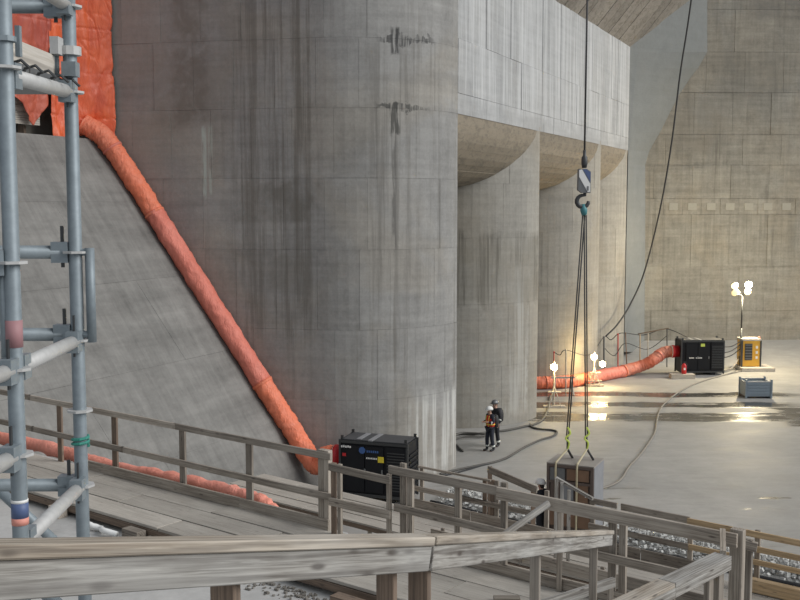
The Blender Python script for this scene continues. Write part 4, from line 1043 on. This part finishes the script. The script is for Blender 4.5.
plate([(-w*.3, -.02*h), (w*.3, -.02*h), (w*.95, -.14*h), (w*.95, -.55*h)], -.135, -.12, 'blue_stripe', 'navy')
plate([(w*.40, -.72*h), (w*.66, -.72*h), (w*.66, -.9*h), (w*.40, -.9*h)], -.15, -.13, 'number_plate', 'midsteel')
m = MB(); c = V((b0.x-.02, CY, b1.z-.22))
m.tube([V((c.x+.05, CY, b1.z+.03)), V((c.x+.05, CY, b1.z-.06))] + [c+V((.16*math.sin(t_), 0, .16*math.cos(t_))) for t_ in [(-.1-.42*i) for i in range(12)]], [.05, .05]+[.045+.02*math.sin(i/11*math.pi) for i in range(12)], 10)
m.build('hook', 'darksteel', hb, True)
sg = thing('lifting_sling', P(583, 212, CY), 'set of chain slings with lime straps from hook to crate', 'sling')
q = P(583, 210, CY)
m = MB(); m.tube([q+V((0, 0, .16)), q+V((.02, 0, .0)), q+V((.04, 0, -.14))], [.05, .1, .07], 10); m.build('master_link', 'teal', sg, True)
# crate
CA = math.radians(-25); CW, CDp, CH = 1.30, 1.05, 1.95
ccen = P(577, 462, CY); CT = 2.38; 
crt = thing('formwork_crate', (ccen.x, CY+.25, CT-CH), 'brown boarded crate hanging from the crane slings', 'crate', rz=CA)
def cp(name, mat, c, s, par=crt): return MB().box(c, s).build(name, mat, par, local=True)
cp('core', 'rustdk', (0, 0, CH/2), (CW-.06, CDp-.06, CH-.04))
cp('top_board', 'cratetop', (0, 0, CH-.015), (CW+.04, CDp+.04, .05))
for (c, s, mt) in (((-.36, -CDp/2, CH-.30), (.42, .04, .36), 'midsteel'), ((.22, -CDp/2, CH-.28), (.62, .04, .32), 'rust'), ((-.05, -CDp/2, CH-.78), (.30, .04, .44), 'crategrey'), ((.33, -CDp/2, CH-.78), (.36, .04, .50), 'rust'),
                   ((-.42, -CDp/2, CH-.85), (.26, .04, .6), 'rustdk'), ((-.2, -CDp/2, CH-1.45), (.8, .04, .6), 'rust'), ((.4, -CDp/2, CH-1.45), (.34, .04, .6), 'rust')):
    cp('panel', mt, c, s)
for x in (-CW/2+.03, CW/2-.03): cp('frame_post', 'rustdk', (x, -CDp/2-.01, CH/2-.02), (.08, .06, CH-.05))
cp('frame_rail', 'rustdk', (0, -CDp/2-.01, CH-.06), (CW, .05, .08)); cp('frame_rail', 'rustdk', (0, -CDp/2-.01, .05), (CW, .05, .1)); cp('frame_rail', 'rustdk', (0, -CDp/2-.012, CH-.51), (CW, .05, .07))
cp('side_panel', 'crategrey', (CW/2, 0, CH/2), (.05, CDp-.02, CH-.06)); cp('side_panel', 'crategrey', (-CW/2, 0, CH/2), (.05, CDp-.02, CH-.06))
for k in range(2): cp('stencil', 'white', (.45+.06*k, -CDp/2-.03, CH-.83), (.035, .01, .06))
Rc = Matrix.Rotation(CA, 3, 'Z'); cw = lambda x, y, z: V((ccen.x, CY+.25, CT-CH))+Rc @ V((x, y, z))
def leg(a, b, name, mat, r, par=sg): return MB().cyl(a, b, r, 6).build(name, mat, par, True)
for (kx, du) in ((-.34, -3.0), (.26, 1.6)):
    top = q+V((.04+.02*(1 if kx > 0 else -1), 0, -.14)); kn = P(567.5 if kx < 0 else 587.0, 449, CY+.25)
    mid = P(567.6 if kx < 0 else 586.5, 436, CY+.2)
    for d_ in (-.025, .03): leg(top+V((d_, 0, 0)), mid+V((d_, .02, 0)), 'chain', 'rope', .02)
    sp = [mid+V((0, 0, .25)), mid+V((.07, -.03, .08)), mid+V((-.06, -.04, -.05)), mid+V((.04, -.03, -.18)), kn]
    m = MB(); m.tube(spline(sp, 4), .028, 6); m.build('strap', 'lime', sg)
    leg(mid, kn, 'chain', 'rope', .03)
    leg(kn, cw(kx+.20, .20, CH+.02), 'chain', 'rope', .035)
    m = MB(); m.tube([kn, cw(kx-.06, -CDp/2-.03, CH+.03), cw(kx-.06, -CDp/2-.05, CH-.1), cw(kx-.06, -CDp/2-.05, .02)], .03, 6); m.build('strap', 'tanstrap', sg)

# ================================================================== PEOPLE
def skin_mesh(name, verts, edges, radii, mat, parent, root=0, sub=2):
    me = bpy.data.meshes.new(name); me.from_pydata([tuple(q) for q in verts], edges, []); me.update(); me.materials.append(M[mat])
    o = bpy.data.objects.new(name, me); COL.objects.link(o); o.parent = parent
    sk = o.modifiers.new('skin', 'SKIN'); sk.use_smooth_shade = True
    lay = me.skin_vertices[0].data
    for i, r in enumerate(radii):
        lay[i].radius = r if isinstance(r, tuple) else (r, r); lay[i].use_root = (i == root)
    s = o.modifiers.new('smooth', 'SUBSURF'); s.levels = sub; s.render_levels = sub
    return o
def person(loc, rz, label, jacket, trousers, vest, helmet, pack, arms, step=(.10, -.10), lean=0.0, s=1.0):
    rt = thing('person', loc, label, 'person', rz=rz); rt.scale = (s, s, s)
    # faces -Y
    hipz, chz, shz = .93, 1.28, 1.43
    Lg = {}
    for sd in (-1, 1):
        st_ = step[0 if sd < 0 else 1]
        Lg[sd] = [V((.10*sd, 0, .90)), V((.11*sd, -.03-st_*.55, .50)), V((.115*sd, .02-st_, .10)), V((.115*sd, -.05-st_, .035)), V((.12*sd, -.17-st_, .03))]
    Ar = {}
    for sd in (-1, 1):
        el, wr0 = arms[0 if sd < 0 else 1]
        sh = V((.185*sd, .01, shz)); Ar[sd] = [sh, sh+V(el), sh+V(el)+V(wr0)]
    head = V((0, -.02-lean, 1.62))
    # body: one skinned surface with head, arms, five-fingered hands and legs
    v = [V((0, 0, hipz)), V((0, 0, 1.10)), V((0, .01, chz)), V((0, .015, 1.44)), V((0, .0-lean*.6, 1.52)), head, head+V((0, 0, .12)), head+V((0, -.085, -.005))]
    e = [(0, 1), (1, 2), (2, 3), (3, 4), (4, 5), (5, 6), (5, 7)]
    r = [.13, (.14, .11), (.155, .11), .085, .055, (.078, .095), (.062, .075), .018]
    for sd in (-1, 1):
        p = 0
        for q, rr in zip(Lg[sd], (.09, .06, .042, .045, .035)): v.append(q); e.append((p, len(v)-1)); r.append(rr); p = len(v)-1
        p = 3
        for q, rr in zip(Ar[sd], (.058, .045, .032)): v.append(q); e.append((p, len(v)-1)); r.append(rr); p = len(v)-1
        d = (Ar[sd][2]-Ar[sd][1]).normalized(); side = d.cross(V((sd, 0, .2))).normalized(); pal = Ar[sd][2]+d*.07
        v.append(pal); e.append((p, len(v)-1)); r.append((.036, .02)); pw = len(v)-1
        for k, L in enumerate((.072, .082, .078, .062)):
            b_ = pal+side*(.027-.018*k)+d*.012; inn = V((-sd, 0, 0))
            v.append(b_+d*L*.55+inn*.006); e.append((pw, len(v)-1)); r.append(.0085)
            v.append(b_+d*L+inn*.022); e.append((len(v)-2, len(v)-1)); r.append(.007)
        v.append(Ar[sd][2]+d*.03+side*.04); e.append((p, len(v)-1)); r.append(.010)
        v.append(Ar[sd][2]+d*.068+side*.055); e.append((len(v)-2, len(v)-1)); r.append(.008)
    skin_mesh('body', v, e, r, 'skin', rt, 0, 1)
    # jacket
    v = [V((0, 0, .90)), V((0, 0, 1.08)), V((0, .01, chz)), V((0, .015, 1.45)), V((0, .0-lean*.5, 1.51))]; e = [(0, 1), (1, 2), (2, 3), (3, 4)]
    r = [(.175, .135), (.17, .135), (.19, .14), (.125, .10), .07]
    for sd in (-1, 1):
        p = 3
        for q, rr in zip(Ar[sd], (.085, .066, .05)): v.append(q); e.append((p, len(v)-1)); r.append(rr); p = len(v)-1
    jk = skin_mesh('jacket', v, e, r, jacket, rt)
    # trousers
    v = [V((0, 0, .97))]; e = []; r = [(.155, .125)]
    for sd in (-1, 1):
        p = 0
        for q, rr in zip(Lg[sd][:3], (.105, .085, .07)): v.append(q); e.append((p, len(v)-1)); r.append(rr); p = len(v)-1
    tr = skin_mesh('trousers', v, e, r, trousers, rt)
    for sd in (-1, 1):
        skin_mesh('boot', [Lg[sd][2]+V((0, 0, .08)), Lg[sd][2]+V((0, 0, -.02)), V((Lg[sd][3].x, Lg[sd][3].y, .05)), V((Lg[sd][4].x, Lg[sd][4].y, .045))], [(0, 1), (1, 2), (2, 3)], [.062, .06, .055, .048], 'rubber', rt, 0, 1)
        k, a_ = Lg[sd][1], Lg[sd][2]
        q = a_.lerp(k, .30); d = (k-a_).normalized()
        MB().tube([q-d*.03, q+d*.03], .083, 14).build('leg_band', 'reflect', tr, True, True)
        q = Ar[sd][1].lerp(Ar[sd][2], .35); d = (Ar[sd][2]-Ar[sd][1]).normalized()
        MB().tube([q-d*.02, q+d*.02], .066, 12).build('sleeve_band', 'reflect', jk, True, True)
    if vest:
        m = MB()
        rings = [(1.02, .200, .155), (1.15, .198, .158), (1.28, .205, .158), (1.38, .19, .15), (1.46, .15, .118)]
        n = 24; vs = []
        for z, a_, b_ in rings: vs += [V((a_*math.cos(2*math.pi*i/n), .01+b_*math.sin(2*math.pi*i/n), z)) for i in range(n)]
        m.add(vs, [(j*n+i, j*n+(i+1) % n, (j+1)*n+(i+1) % n, (j+1)*n+i) for j in range(len(rings)-1) for i in range(n)])
        vo = m.build('vest', 'vest', rt, True, True); so = vo.modifiers.new('t', 'SOLIDIFY'); so.thickness = .01
        for sx in (-.09, .09):
            for y in (-1, 1):
                MB().tube(spline([V((sx, y*.142+.01, 1.03)), V((sx, y*.15+.01, 1.2)), V((sx*1.05, y*.147+.01, 1.34)), V((sx, y*.112+.01, 1.45))], 5), .016, 6).build('vest_stripe', 'lime2', vo, True, True)
        z = 1.1; MB().tube([V((.204*math.cos(i*.2618), .01+.162*math.sin(i*.2618), z)) for i in range(25)], .016, 6, False).build('vest_stripe', 'lime2', vo, True, True)
    # helmet with brim, face
    m = MB(); rg_ = [(0, .142), (.05, .140), (.095, .120), (.13, .082), (.15, .03)]; n = 18; vs = []
    hc = head+V((0, .005, .055))
    for z, rr in rg_: vs += [hc+V((rr*.92*math.cos(2*math.pi*i/n), rr*1.12*math.sin(2*math.pi*i/n), z)) for i in range(n)]
    m.add(vs, [(j*n+i, j*n+(i+1) % n, (j+1)*n+(i+1) % n, (j+1)*n+i) for j in range(len(rg_)-1) for i in range(n)]+[tuple((len(rg_)-1)*n+i for i in range(n)), tuple(range(n-1, -1, -1))])
    ho = m.build('helmet', helmet, rt, True, True)
    m = MB(); vs = []
    for o_, z in ((1.0, .0), (1.0, .012)):
        vs += [hc+V((.128*math.cos(t_), -.13-.07*math.sin(t_)**1, z)) for t_ in [math.pi*i/8 for i in range(9)]]
    m.add(vs, [tuple(range(9)), tuple(range(17, 8, -1))]+[(i, 9+i, 9+(i+1) % 9, (i+1) % 9) for i in range(9)]); m.build('brim', helmet, ho, local=True)
    for sx in (-.033, .033):
        m = MB(); c = head+V((sx, -.088, .012)); m.tube([c+V((0, .01, 0)), c+V((0, -.004, 0))], .011, 8); m.build('eye', 'hair', rt, local=True)
    m = MB(); m.box(head+V((0, -.086, -.055)), (.045, .012, .01)); m.build('mouth', 'rust', rt, local=True)
    for sx in (-1, 1): MB().box(head+V((sx*.083, .01, 0)), (.02, .045, .06)).build('ear', 'skin', rt, local=True)
    m = MB(); m.tube([head+V((0, .05, -.06)), head+V((0, .055, .06))], [.06, .075], 10); m.build('hair', 'hair', rt, True, True)
    if pack:
        m = MB(); rg2 = [(0.95, .11, .07), (1.0, .15, .10), (1.25, .155, .11), (1.40, .13, .09), (1.46, .08, .05)]; n = 16; vs = []
        for z, a_, b_ in rg2:
            for i in range(n):
                t_ = 2*math.pi*i/n; cx, sy = math.cos(t_), math.sin(t_)
                vs.append(V((a_*math.copysign(abs(cx)**.6, cx), .24+b_*math.copysign(abs(sy)**.6, sy), z)))
        m.add(vs, [(j*n+i, j*n+(i+1) % n, (j+1)*n+(i+1) % n, (j+1)*n+i) for j in range(len(rg2)-1) for i in range(n)]+[tuple(range(n-1, -1, -1)), tuple((len(rg2)-1)*n+i for i in range(n))])
        m.build('backpack', 'rubber', rt, True, True)
    return rt
rest = (((-.06, .02, -.27), (.01, -.08, -.24)), ((.06, .02, -.27), (-.01, -.08, -.24)))
fold = (((-.07, -.02, -.26), (.10, -.20, .02)), ((.07, -.02, -.26), (-.10, -.20, .04)))
p1 = G(490, 451)
person(p1, math.radians(-62), 'worker in red vest and white helmet standing near the middle pier', 'navycloth', 'navycloth', True, 'white', True, fold, (.08, -.08), .03, 0.97)
p2 = G(495, 446.5)
person(p2, math.radians(-50), 'worker in black clothes and dark helmet just behind the red-vested one', 'cloth', 'cloth', False, 'midsteel', True, rest, (.06, -.06), .0, 1.03)
p3 = P(541.5, 545, 29.0); p3.z = 0
person(p3, math.radians(-140), 'worker in white helmet half hidden behind the long guard rail', 'cloth', 'cloth', False, 'white', False, fold, (.05, -.05), .04, 1.0)
